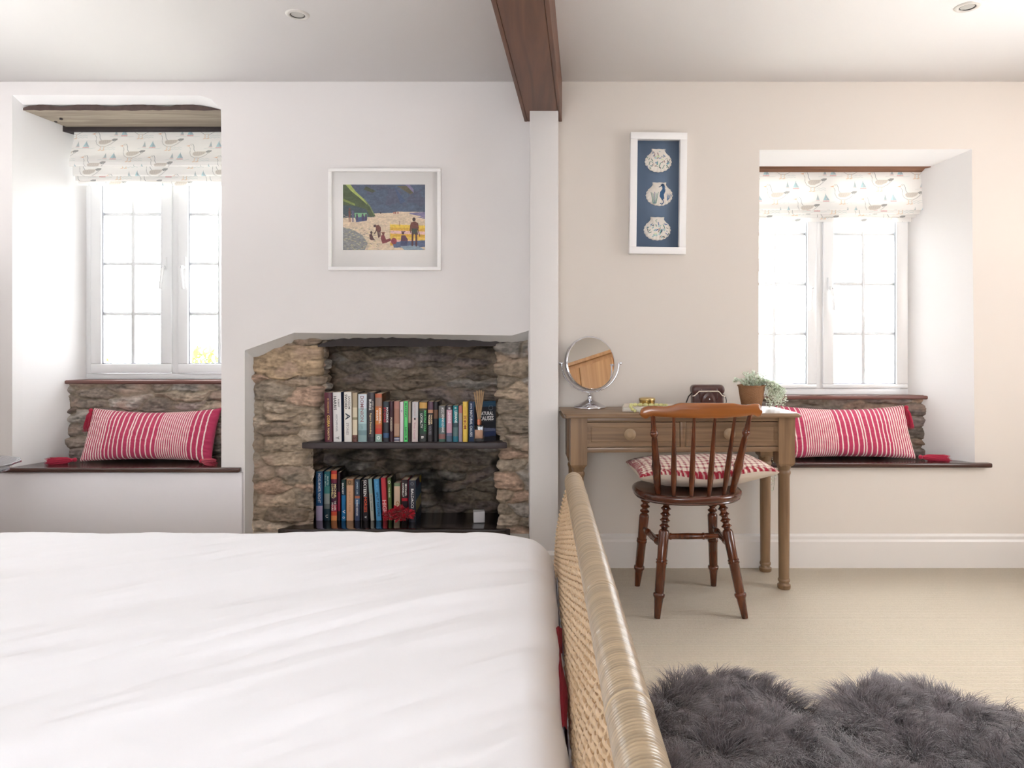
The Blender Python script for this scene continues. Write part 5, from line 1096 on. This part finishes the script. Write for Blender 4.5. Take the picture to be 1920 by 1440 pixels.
LB = [
 ('tall blue book with white lettering and a lavender foot, leftmost on the lower shelf', 591.5, 605, 884, 3.63, .16, [(.06, (60, 100, 132)), (.70, (40, 92, 142)), (1, (190, 176, 206))], [('MIDSUMMER NIGHT', (226, 232, 240), .04, .64, .34, .72)], .0, (20, 40, 70)),
 ('teal and grey seascape book beside the tall blue one', 607, 618.5, 884, 3.63, .15, [(.3, (40, 110, 120)), (.45, (70, 140, 136)), (.66, (150, 160, 158)), (.76, (110, 120, 120)), (1, (28, 58, 70))], [('CRUZ SMITH', (190, 220, 220), .06, .3, .12, .4), ('MARTIN', (190, 220, 220), .1, .28, .55, .8), ('U', (200, 200, 200), .88, .94, .3, .7)], 0, None),
 ('red and purple sunset book lettered THE DARK HOURS', 620, 632, 882.5, 3.63, .15, [(.07, (206, 60, 56)), (.17, (232, 120, 70)), (.25, (120, 40, 66)), (.68, (70, 36, 62)), (.82, (166, 30, 70)), (.9, (220, 84, 60)), (1, (236, 150, 92))], [('MICHAEL', (248, 230, 170), .27, .55, .55, .88), ('CONNELLY', (248, 230, 170), .26, .56, .10, .44), ('THE DARK', (244, 236, 230), .60, .80, .55, .85), ('HOURS', (244, 236, 230), .64, .80, .12, .42)], 0, (24, 12, 22)),
 ('thin dark crimson book between sunset and blue spines', 632.3, 638.3, 886, 3.63, .12, [(.4, (40, 16, 30)), (.8, (134, 18, 56)), (1, (24, 16, 24))], [], 0, None),
 ('narrow blue book with a dark green top', 639.5, 648.3, 899.5, 3.63, .11, [(.2, (34, 66, 66)), (.38, (26, 60, 80)), (1, (28, 116, 174))], [('BRADBY', (236, 236, 236), .08, .36, .2, .55), ('V', (240, 240, 240), .74, .82, .3, .9), ('O', (230, 236, 240), .90, .95, .3, .8)], 0, None),
 ('peach book with a small framed portrait at the top', 649, 662.8, 898.5, 3.63, .12, [(.02, (226, 160, 120)), (.15, (170, 132, 96)), (.16, (232, 190, 150)), (1, (232, 184, 146))], [('HOUSE', (206, 156, 120), .30, .8, .35, .6), ('O', (90, 70, 50), .03, .13, .25, .7)], 0, None),
 ('navy book with pale lettering next to the peach one', 664.4, 675, 899, 3.63, .12, [(.4, (58, 76, 98)), (.46, (190, 110, 80)), (.6, (76, 112, 150)), (1, (60, 72, 104))], [('JAMES LEE', (176, 200, 214), .05, .36, .3, .65), ('BURKE', (226, 232, 236), .5, .66, .3, .65), ('NEON RAIN', (226, 226, 232), .68, .88, .3, .65)], 0, (16, 18, 26)),
 ('thin black book right of the navy spine', 676, 679.4, 902, 3.635, .12, [(1, (24, 22, 28))], [], 0, None),
 ('black book lettered SIXTEEN HORSES in white and red', 680, 691, 897.5, 3.63, .13, [(1, (36, 30, 38))], [('SIXTEEN', (240, 238, 236), .03, .42, .14, .66), ('HORSES', (226, 92, 60), .44, .80, .22, .76), ('W', (240, 240, 240), .89, .94, .3, .7)], 0, (16, 14, 18)),
 ('pale grey-green book leaning left', 694.5, 702, 898, 3.63, .12, [(.35, (160, 188, 184)), (1, (196, 196, 186))], [('Holy Island', (90, 110, 106), .38, .76, .3, .75)], -.062, (30, 40, 40)),
 ('sky blue book lettered in dark blue, leaning left', 705, 715.5, 898, 3.63, .12, [(1, (84, 162, 214))], [('SPLIT NATURE', (36, 70, 120), .32, .90, .36, .74), ('RAY', (110, 186, 226), .06, .28, .3, .7)], -.065, (30, 60, 90)),
 ('coral red book with pale striped lettering', 717.6, 727, 896, 3.63, .12, [(1, (214, 66, 78))], [('HIGH', (244, 190, 190), .52, .84, .1, .9)], -.05, None),
 ('narrow green book with a white dot near the top', 728, 735.5, 896, 3.63, .13, [(1, (98, 118, 66))], [('THE BEE', (220, 226, 190), .22, .46, .3, .66), ('O', (236, 240, 226), .06, .14, .2, .85)], -.03, (30, 34, 22)),
 ('short cream book behind the red flower', 738, 750.5, 906, 3.63, .13, [(.08, (130, 150, 116)), (1, (228, 198, 172))], [('G', (190, 130, 80), .48, .6, .3, .9)], 0, None),
 ('black and red book lettered CONNELLY', 752.3, 765, 899.5, 3.63, .13, [(.45, (50, 40, 44)), (.52, (190, 30, 50)), (1, (44, 30, 38))], [('CONNELLY', (236, 232, 226), .08, .42, .12, .42), ('MICHAEL', (236, 232, 226), .10, .40, .55, .85)], 0, (150, 24, 40)),
 ('dark grey book lettered BALDACCI, rightmost of the lower row', 766, 779.5, 901, 3.60, .17, [(1, (56, 58, 70))], [('BALDACCI', (244, 244, 244), .20, .66, .34, .72), ('O', (110, 112, 122), .04, .12, .25, .75)], 0, (70, 100, 124)),
]
lastbook = None
for (lab, a, b, yt, d, dep, segs, tx, lean, side) in LB:
    lastbook = book(lab, a, b, yt, 975, d, dep, segs, tx, lean, side, LG, ZS2)
# landscape printed on the outer cover of the last book
h = Z(901, 3.60) - ZS2; cvb = Canvas(.164, h, .003, (60, 96, 130)); r = random.Random(9)
Xb, Yb = np.meshgrid(cvb.x, cvb.y)
cvb.poly([(0, 0), (.164, 0), (.164, h * .18), (0, h * .2)], (70, 56, 92)); cvb.poly([(.09, 0), (.164, 0), (.164, h * .2), (.12, h * .16)], (196, 176, 60)); cvb.poly([(0, h * .5), (.164, h * .45), (.164, h * .75), (0, h * .8)], (170, 160, 110)); cvb.poly([(0, h * .78), (.164, h * .72), (.164, h), (0, h)], (30, 44, 70))
cvb.a *= (1 + .9 * (fbm(Xb * 60, Yb * 60, 71) - .45))[..., None]
wdb = (X(779.5, 3.60) - X(766, 3.60) - .0012) / 2
g = G(); g.grid(np.stack([wdb + .0006 + 0 * Xb, .005 + Xb, h - Yb], -1), np.clip(cvb.a, 0, 1)); g.build('cover_picture', M_bk, lastbook, world=False, smooth=0)
# the angled NATURAL CAUSES book, cover turned to the room
nb = thing('book', 'dark blue NATURAL CAUSES book with its cover turned towards the room', 'book', (X(878.5, 3.50), 3.492, ZS1), math.radians(-36 + 54), 'row of books on the upper alcove shelf')
hh = Z(753.3, 3.49) - ZS1
ang = math.radians(24); nb.rotation_euler = (0, 0, 0)
p0 = np.array([0, .012]); sp = np.array([math.cos(-.25), math.sin(-.25)]) * .029; cvv = np.array([math.cos(.42), math.sin(.42)]) * .112
# corners: spine left, spine right (= cover left), cover right
a0 = p0; a1 = p0 + sp; a2 = a1 + cvv; a3 = a0 + cvv + np.array([.002, .010])
g = G(); g.add([(*a0, 0), (*a1, 0), (*a1, hh), (*a0, hh)], [(0, 1, 2, 3)], lin((28, 52, 84)))
g.add([(*a0, 0), (*a3, 0), (*a3, hh), (*a0, hh)], [(3, 2, 1, 0)], lin((20, 30, 50)))
cvc = Canvas(.112, hh, .002, (16, 20, 32)); cvc.poly([(0, 0), (.12, 0), (.12, .028), (0, .028)], (22, 60, 84)); cvc.line([(.0, .013), (.12, .013)], .0016, (60, 100, 120)); cvc.line([(.04, hh * .52), (.1, hh * .52)], .0015, (120, 120, 126)); cvc.poly([(.04, hh * .66), (.12, hh * .70), (.12, hh * .76), (.0, hh * .76), (0, hh * .7)], (84, 92, 120)); cvc.poly([(0, hh * .77), (.12, hh * .76), (.12, hh * .88), (0, hh * .9)], (28, 44, 82))
for q in range(20): t0 = q * PI / 10; cvc.line([(.086 + .011 * math.cos(t0), .034 + .011 * math.sin(t0)), (.086 + .011 * math.cos(t0 + .33), .034 + .011 * math.sin(t0 + .33))], .0013, (130, 140, 150))
Xc, Yc = np.meshgrid(cvc.x, cvc.y); fr_ = (Xc / .112)[..., None]
Pc = np.concatenate([a1 + fr_ * cvv, (hh - Yc)[..., None]], -1); g.grid(Pc, cvc.a, flip=True); g.build('cover', M_bk, nb, world=False, smooth=0)
g = G(); g.add([(*(a0 + .002), .001), (*(a1 + [-.002, .002]), .001), (*(a2 + [-.004, .001]), .001), (*a3, .001)] + [(*(a0 + .002), hh - .001), (*(a1 + [-.002, .002]), hh - .001), (*(a2 + [-.004, .001]), hh - .001), (*a3, hh - .001)], [(4, 5, 6, 7), (1, 2, 6, 5), (2, 3, 7, 6)]); g.build('page_block', M_pg, nb, world=False, smooth=0)
nrm_s = np.array([sp[1], -sp[0]]) / np.linalg.norm(sp) * .0006; nrm_c = np.array([cvv[1], -cvv[0]]) / np.linalg.norm(cvv) * .0006
v, f = text2d('NATURAL CAUSES'); v2 = v
g = G(); b_ = a0[None] + (sp[None] * (.25 + .42 * v[:, 1:2])) + nrm_s; g.add(np.concatenate([b_, (hh * (1 - (.22 + .66 * v[:, 0:1])))], 1), f); g.build('title', ink((226, 232, 240)), nb, world=False, smooth=0)
v, f = text2d('JAMES OSWALD'); g = G(); b_ = a0[None] + (sp[None] * (.22 + .4 * v[:, 1:2])) + nrm_s; g.add(np.concatenate([b_, (hh * (1 - (.04 + .15 * v[:, 0:1])))], 1), f); g.build('title', ink((200, 210, 236)), nb, world=False, smooth=0)
for txt, u0, u1, z0_, z1_ in (('NATURAL', .22, .88, .26, .355), ('CAUSES', .22, .90, .375, .485)):
    v, f = text2d(txt); g = G(); b_ = a1[None] + cvv[None] * (u0 + (u1 - u0) * v[:, 0:1]) + nrm_c
    g.add(np.concatenate([b_, hh * (1 - (z1_ - (z1_ - z0_) * v[:, 1:2]))], 1), f); g.build('title', ink((236, 236, 236)), nb, world=False, smooth=0)
# reed diffuser
M_cg = mat('clear_bottle_glass', (.95, .97, .97), .03, trans=1.0)
rd = thing('reed_diffuser', 'glass reed diffuser with copper collar and fan of thin reeds', 'diffuser', (X(898.5, 3.485), 3.483, ZS1))
g = G(); bw = .0235; rbox(g, -bw, bw, -.0 - .018, .018, .0, .084, .006, 3); g.build('bottle', M_cg, rd, world=False, smooth=50)
g = G(); g.box(-.019, .019, -.0192, -.0184, .020, .062); g.build('label_panel', mat('tan_label', S(196, 156, 130), .7), rd, world=False, smooth=0)
g = G(); g.turned((0, 0, .084), (0, 0, .112), [(0, .010), (.05, .0115), (.95, .0115), (1, .010)], 20); g.build('collar', mat('copper', S(226, 150, 120), .25, 1.0), rd, world=False)
r = random.Random(4)
for k in range(11):
    a = (k - 5) / 5; g = G(); tx = .024 * a; g.tube([(-.004 * a, r.uniform(-.004, .004), .04), (tx, r.uniform(-.015, .015), .255 - .008 * abs(a) + r.uniform(-.006, .003))], .0014, 6); g.build('reed', mat('tan_reed', S(196, 162, 122), .8), rd, world=False)
# red protea-like ornament
M_pet = mat('deep_red_petals', rough=.5, attr=True, sheen=.2)
fl = thing('red_flower_ornament', 'clustered deep red artificial flower heads in front of the lower books', 'ornament', (X(748, 3.56), 3.555, ZS2))
r = random.Random(6)
for k, (cx, cz, R0) in enumerate(((-.045, .040, .040), (.0, .062, .040), (.045, .048, .042), (.010, .036, .036))):
    g = G()
    for q in range(70):
        u = r.uniform(-.55, 1); a = r.uniform(0, 2 * PI); s_ = math.sqrt(1 - u * u); d = np.array([s_ * math.cos(a), s_ * math.sin(a) * .75, u]); 
        up = np.cross(d, [r.uniform(-1, 1), r.uniform(-1, 1), 1]); up /= np.linalg.norm(up); c = np.array([cx, (0 if k < 3 else -.012), cz]); L = R0 * r.uniform(.8, 1.1); wq = .0085; n_ = np.cross(d, up)
        v = [c + d * L * .25 - up * wq * .4, c + d * L * .25 + up * wq * .4, c + d * L * .7 + up * wq - n_ * .003, c + d * L * .7 - up * wq - n_ * .003, c + d * L * 1.0 + n_ * .004, c + d * L * .6 + n_ * .005]
        v = [np.array([p[0], p[1], max(p[2], .002)]) for p in v]
        g.add(v, [(0, 1, 5), (1, 2, 5), (2, 4, 5), (4, 3, 5), (3, 0, 5)], np.array(lin(r.choice([(176, 16, 40), (200, 24, 50), (150, 10, 30), (214, 44, 66)]))))
    g.build('flower_head', M_pet, fl, world=False, smooth=0)
cu = thing('small_cube', 'small white cube with dark side openings on the lower alcove shelf', 'ornament', (X(899, 3.62), 3.615, ZS2), math.radians(8))
g = G(); g.box(-.030, .026, -.028, .028, 0, .054); g.build('cube_body', mat('white_ceramic', S(216, 214, 216), .4), cu, world=False, bevel=.002, smooth=0)
for k in range(2): g = G(); g.turned((.0255, -.012 + .024 * k, .018 + .02 * k), (.0275, -.012 + .024 * k, .018 + .02 * k), [(0, .006), (1, .006)], 14); g.build('side_opening', M_dark, cu, world=False)

# ------------------------------------------------------------------ silver dishes on the bedside table at the far left
bt = thing('bedside_table', 'bedside table just outside the left edge, carrying silver dishes', 'table', (-2.42, 2.62, 0))
g = G(); g.box(-.25, .25, -.2, .2, .56, .585); g.build('tabletop', M_gloss, bt, world=False, bevel=.004, smooth=0)
for sx in (-1, 1):
    for sy in (-1, 1): g = G(); g.box(sx * .22 - .02, sx * .22 + .02, sy * .17 - .02, sy * .17 + .02, 0, .56); g.build('leg', M_gloss, bt, world=False, smooth=0)
M_sil = mat('hammered_silver', S(200, 204, 212), .18, 1.0, bump=(60, .6))
for k, (xc, zc, R0, lab) in enumerate(((-2.130, .585, .150, 'lower hammered silver dish at the left edge of the view'), (-2.135, .612, .190, 'upper hammered silver dish, its rim reaching into view at the left edge'))):
    g = G(); pr = [(.002, .001), (R0 * .35, .0), (R0 * .5, .002), (R0 * .8, .010), (R0, .018), (R0 * 1.0, .024), (R0 * .97, .025), (R0 * .78, .016), (R0 * .5, .008), (.002, .007)]
    th = np.linspace(0, 2 * PI, 72, endpoint=False); g.grid(np.array([[(xc + (r_ + (.004 * math.cos(a * 14) if r_ > R0 * .9 else 0)) * math.cos(a), 2.62 + (r_ + (.004 * math.cos(a * 14) if r_ > R0 * .9 else 0)) * math.sin(a), zc + z) for a in th] for r_, z in pr]), wrap=True)
    tag(g.build('silver_dish', M_sil, smooth=60), lab, 'dish')

# ------------------------------------------------------------------ sheepskin rug
M_fur = mat('grey_brown_fur', rough=.55, attr=True, sheen=.6)
def fp(px, py, z=.05): d = (EYE - z) * F / (py - VY); return ((px - VX) * d / F, d)
out = [fp(1205, 1330), fp(1222, 1300), fp(1262, 1272), fp(1300, 1262), fp(1350, 1258), fp(1400, 1264), fp(1440, 1282), fp(1480, 1302), fp(1520, 1325), fp(1560, 1330), fp(1568, 1304), fp(1600, 1282), fp(1650, 1276), fp(1720, 1284), fp(1790, 1300), fp(1860, 1326), fp(1920, 1340), (2.02, 1.85), (2.1, 1.5), (1.9, 1.15), (1.2, 1.0), (.6, 1.05), (.28, 1.25), (.22, 1.6), (.26, 1.9)]
poly = np.array(out)
def inside(px, py, p):
    ins = np.zeros(px.shape, bool); q = np.roll(p, -1, 0)
    for (a, b), (c, d) in zip(p, q):
        if b == d: continue
        ins ^= ((b > py) != (d > py)) & (px < (c - a) * (py - b) / (d - b) + a)
    return ins
rug = thing('sheepskin_rug', 'shaggy dark grey-brown double sheepskin rug on the ribbed carpet', 'rug', (1.1, 1.6, 0))
rng = np.random.default_rng(5)
NF = 160000
X_ = rng.uniform(poly[:, 0].min(), poly[:, 0].max(), NF * 2); Y_ = rng.uniform(poly[:, 1].min(), poly[:, 1].max(), NF * 2)
k_ = inside(X_, Y_, poly); X_, Y_ = X_[k_][:NF], Y_[k_][:NF]; n = len(X_)
# distance to the outline, for flattening and outward lean at the rim
q = np.roll(poly, -1, 0); dm = np.full(n, 9.); nx = np.zeros(n); ny = np.zeros(n)
for (a, b), (c, d) in zip(poly, q):
    L2 = (c - a) ** 2 + (d - b) ** 2; t = np.clip(((X_ - a) * (c - a) + (Y_ - b) * (d - b)) / L2, 0, 1); ex = a + t * (c - a) - X_; ey = b + t * (d - b) - Y_; dd = np.hypot(ex, ey); m_ = dd < dm
    dm[m_] = dd[m_]; nx[m_] = (ex / (dd + 1e-6))[m_]; ny[m_] = (ey / (dd + 1e-6))[m_]
hump = .012 + .022 * np.clip(dm / .12, 0, 1)
dirx = (fbm(X_ * 8, Y_ * 8, 81) - .47) * 5 ; diry = (fbm(X_ * 8 + 9, Y_ * 8, 83) - .47) * 5
# clumps
cs_ = .030; cx = np.floor(X_ / cs_); cy = np.floor(Y_ / cs_); best = np.full(n, 9.); tx = X_.copy(); ty = Y_.copy(); cid = np.zeros(n)
for ox in (-1, 0, 1):
    for oy in (-1, 0, 1):
        gx_ = (cx + ox); gy_ = (cy + oy); jx = (gx_ + hsh(gx_, gy_, 5)) * cs_; jy = (gy_ + hsh(gx_, gy_, 7)) * cs_; d_ = np.hypot(jx - X_, jy - Y_); m_ = d_ < best; best[m_] = d_[m_]; tx[m_] = jx[m_]; ty[m_] = jy[m_]; cid[m_] = hsh(gx_, gy_, 11)[m_]
rimk = np.clip(1 - dm / .06, 0, 1)
Lf = (.064 + .022 * rng.random(n)) * (.75 + .5 * cid)
la = cid * 6.28 * 1.0
jt = rng.normal(0, .22, (2, n)); dx_ = dirx + jt[0] + .55 * np.cos(la) + nx * rimk * 1.3; dy_ = diry + jt[1] + .55 * np.sin(la) + ny * rimk * 1.3
dl_ = np.hypot(dx_, dy_) + 1e-6; mag = np.minimum(dl_, 1.25) / dl_; dx_ *= mag; dy_ *= mag
SEG = 5; ts = np.linspace(0, 1, SEG)
pts = np.zeros((n, SEG, 3))
for i, t in enumerate(ts):
    pull = .50 * t
    bx = X_ * (1 - pull) + tx * pull; by = Y_ * (1 - pull) + ty * pull
    pts[:, i, 0] = bx + dx_ * Lf * (t ** 1.5) * .85 + .004 * np.sin(t * 6 + X_ * 400) * t
    pts[:, i, 1] = by + dy_ * Lf * (t ** 1.5) * .85 + .004 * np.cos(t * 5 + Y_ * 410) * t
    pts[:, i, 2] = hump + Lf * np.sin(t * 1.35) * (1 - .35 * t * np.hypot(dx_, dy_)) * .8
pts[:, :, 2] = np.maximum(pts[:, :, 2], .004)
wa = rng.uniform(0, 2 * PI, n); wv = np.stack([np.cos(wa), np.sin(wa), 0 * wa], 1)
wid = np.array([1, 1, .9, .65, .12]) * .00072
Lft = pts - wv[:, None] * wid[None, :, None]; Rgt = pts + wv[:, None] * wid[None, :, None]
V_ = np.stack([Lft, Rgt], 2).reshape(n, SEG * 2, 3)
base = (np.arange(n) * SEG * 2)[:, None, None]; fq = np.array([[2 * i, 2 * i + 1, 2 * i + 3, 2 * i + 2] for i in range(SEG - 1)])[None]; Fq = (base + fq).reshape(-1, 4)
c0 = np.array(lin((42, 36, 38))); c1 = np.array(lin((124, 112, 116))); cb_ = (.70 + .5 * rng.random(n)) * (.85 + .3 * cid)  # dark roots put the shadows between strands into the colour
tone = cb_[:, None, None] * (c0 * (1 - ts[:, None]) + c1 * ts[:, None])[None]; tone = np.repeat(tone, 2, axis=1)
g = G(); g.add(V_.reshape(-1, 3), Fq, tone.reshape(-1, 3)); ob = g.build('fleece', M_fur, rug, smooth=0); ob['kind'] = 'stuff'
g = G(); pi_ = poly * .985 + poly.mean(0) * .015
nseg = 3; inn = pi_ * .88 + pi_.mean(0) * .12
g.grid(np.array([[(x, y, .002) for x, y in pi_], [(x, y, .016) for x, y in pi_ * .99 + pi_.mean(0) * .01], [(x, y, .030) for x, y in inn]]), wrap=True); kk = len(pi_); g.f.append(('l', [tuple(range(2 * kk, 3 * kk))]))
g.build('hide', mat('dark_hide', S(62, 54, 54), .95), rug, smooth=60)

# ------------------------------------------------------------------ behind the camera (seen in the mirror)
M_ward = mat('golden_oak', rough=.5, wood=('z', S(176, 128, 84), S(206, 160, 112), 14))
wd_ = thing('wardrobe', 'golden oak wardrobe against the right wall, seen only in the vanity mirror', 'wardrobe', (2.72, 1.22, 0))
g = G(); g.box(-.26, .26, -.40, .40, .08, 1.66); g.box(-.28, .27, -.42, .42, 1.66, 1.69); g.box(-.24, .24, -.38, .38, 0, .08); g.build('carcass', M_ward, wd_, world=False, smooth=0, bevel=.004)
for k in range(2):
    g = G(); a = -.385 + .39 * k; g.box(-.28, -.262, a, a + .38, .12, 1.62); dr = g.build('door', M_ward, wd_, world=False, smooth=0, bevel=.004)
    g = G(); g.ball((-.292, -.03 + .06 * k, 1.0), .014); g.build('knob', M_chr, dr, world=False)

# uplighters added outside the view to brighten the ceiling
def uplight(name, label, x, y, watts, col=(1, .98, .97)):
    fl = thing(name, label, 'added lamp', (x, y, 0))
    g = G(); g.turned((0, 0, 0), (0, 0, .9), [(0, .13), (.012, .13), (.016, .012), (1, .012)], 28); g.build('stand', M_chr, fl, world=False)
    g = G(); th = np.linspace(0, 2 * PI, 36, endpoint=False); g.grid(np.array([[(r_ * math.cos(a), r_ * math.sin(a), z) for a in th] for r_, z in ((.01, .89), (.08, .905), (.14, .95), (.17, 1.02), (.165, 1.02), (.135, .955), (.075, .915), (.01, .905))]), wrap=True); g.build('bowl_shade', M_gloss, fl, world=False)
    l = bpy.data.lights.new('added_uplight', 'AREA'); l.shape = 'DISK'; l.size = .20; l.energy = watts; l.color = col
    o = bpy.data.objects.new('added_uplight', l); C.objects.link(o); o.location = (x, y, .975); o.rotation_euler = (PI, 0, 0)
uplight('added_uplighter', 'added white bowl uplighter, brightening the ceiling, standing by the right wall beyond the oak wardrobe', 2.78, 1.75, 15, (1, .96, .91))
uplight('added_uplighter', 'added white bowl uplighter, brightening the ceiling, standing by the left wall', -2.90, 1.9, 30, (.97, .98, 1))
uplight('added_uplighter', 'added white bowl uplighter, brightening the ceiling, standing behind the camera by the rear window', 1.2, -1.1, 34, (.97, .97, 1))

# ------------------------------------------------------------------ outside
M_grass = mat('paled_ground', S(206, 204, 190), .95, noise=(3, .08))  # lawn colour paled so less green light bounces into the room
g = G(); g.box(-14, 14, 3.9, 40, -.5, -.3); o = g.build('garden_ground', M_grass, smooth=0); tag(o, 'garden ground outside, paled to bounce less green light, seen faintly through the windows', 'ground')
M_bush = mat('garden_leaves', rough=.8, attr=True, transl=.3)
r = random.Random(21)
for k, (bx_0, by_0, br, bh) in enumerate(((-4.7, 7.2, .55, 1.15), (-3.6, 7.6, .6, .95))):
    g = G()
    for q in range(900):
        u, a, t = r.uniform(0, 1), r.uniform(0, 2 * PI), r.uniform(.5, 1); R0 = br * math.sin(PI * (.15 + .8 * u)) * t; c = np.array([bx_0 + R0 * math.cos(a), by_0 + R0 * math.sin(a), -.3 + u * (bh + .3)])
        d = np.array([r.gauss(0, 1) for _ in range(3)]); d /= np.linalg.norm(d); e = np.cross(d, [0, 0, 1]); e /= np.linalg.norm(e) + 1e-6; s_ = .06
        g.add([c, c + d * s_ + e * s_ * .4, c + d * s_ * 2, c + d * s_ - e * s_ * .4], [(0, 1, 2, 3)], lin(r.choice([(140, 170, 70), (110, 150, 60), (170, 190, 90)])))
    tag(g.build('garden_bush', M_bush, smooth=0), ('leafy green garden bush outside the left window, left one', 'leafy green garden bush outside the left window, right one')[k], 'bush')
M_wt = mat('white_painted_timber', S(236, 238, 244), .6)
pg = thing('porch_gable', 'white timber gable outside the right window with sloping bargeboards', 'porch', (2.0, 5.6, -.3))
def bar(g, a, b, w_, y0, y1):
    a = np.array(a); b = np.array(b); d = (b - a) / np.linalg.norm(b - a); n_ = np.array([-d[1], d[0]]) * w_ / 2
    g.prism([tuple(a - n_), tuple(b - n_), tuple(b + n_), tuple(a + n_)], y0, y1)
ap = (X(1552, 5.6), Z(400, 5.6))
g = G(); bar(g, ap, (X(1360, 5.6), Z(545, 5.6)), .075, 5.58, 5.63); g.build('bargeboard', M_wt, pg, smooth=0)
g = G(); bar(g, ap, (X(1790, 5.6), Z(600, 5.6)), .075, 5.58, 5.63); g.build('bargeboard', M_wt, pg, smooth=0)
for px_ in (1365, 1785): g = G(); g.box(X(px_, 5.6) - .04, X(px_, 5.6) + .04, 5.57, 5.64, -.3, Z(560, 5.6)); g.build('post', M_wt, pg, smooth=0)
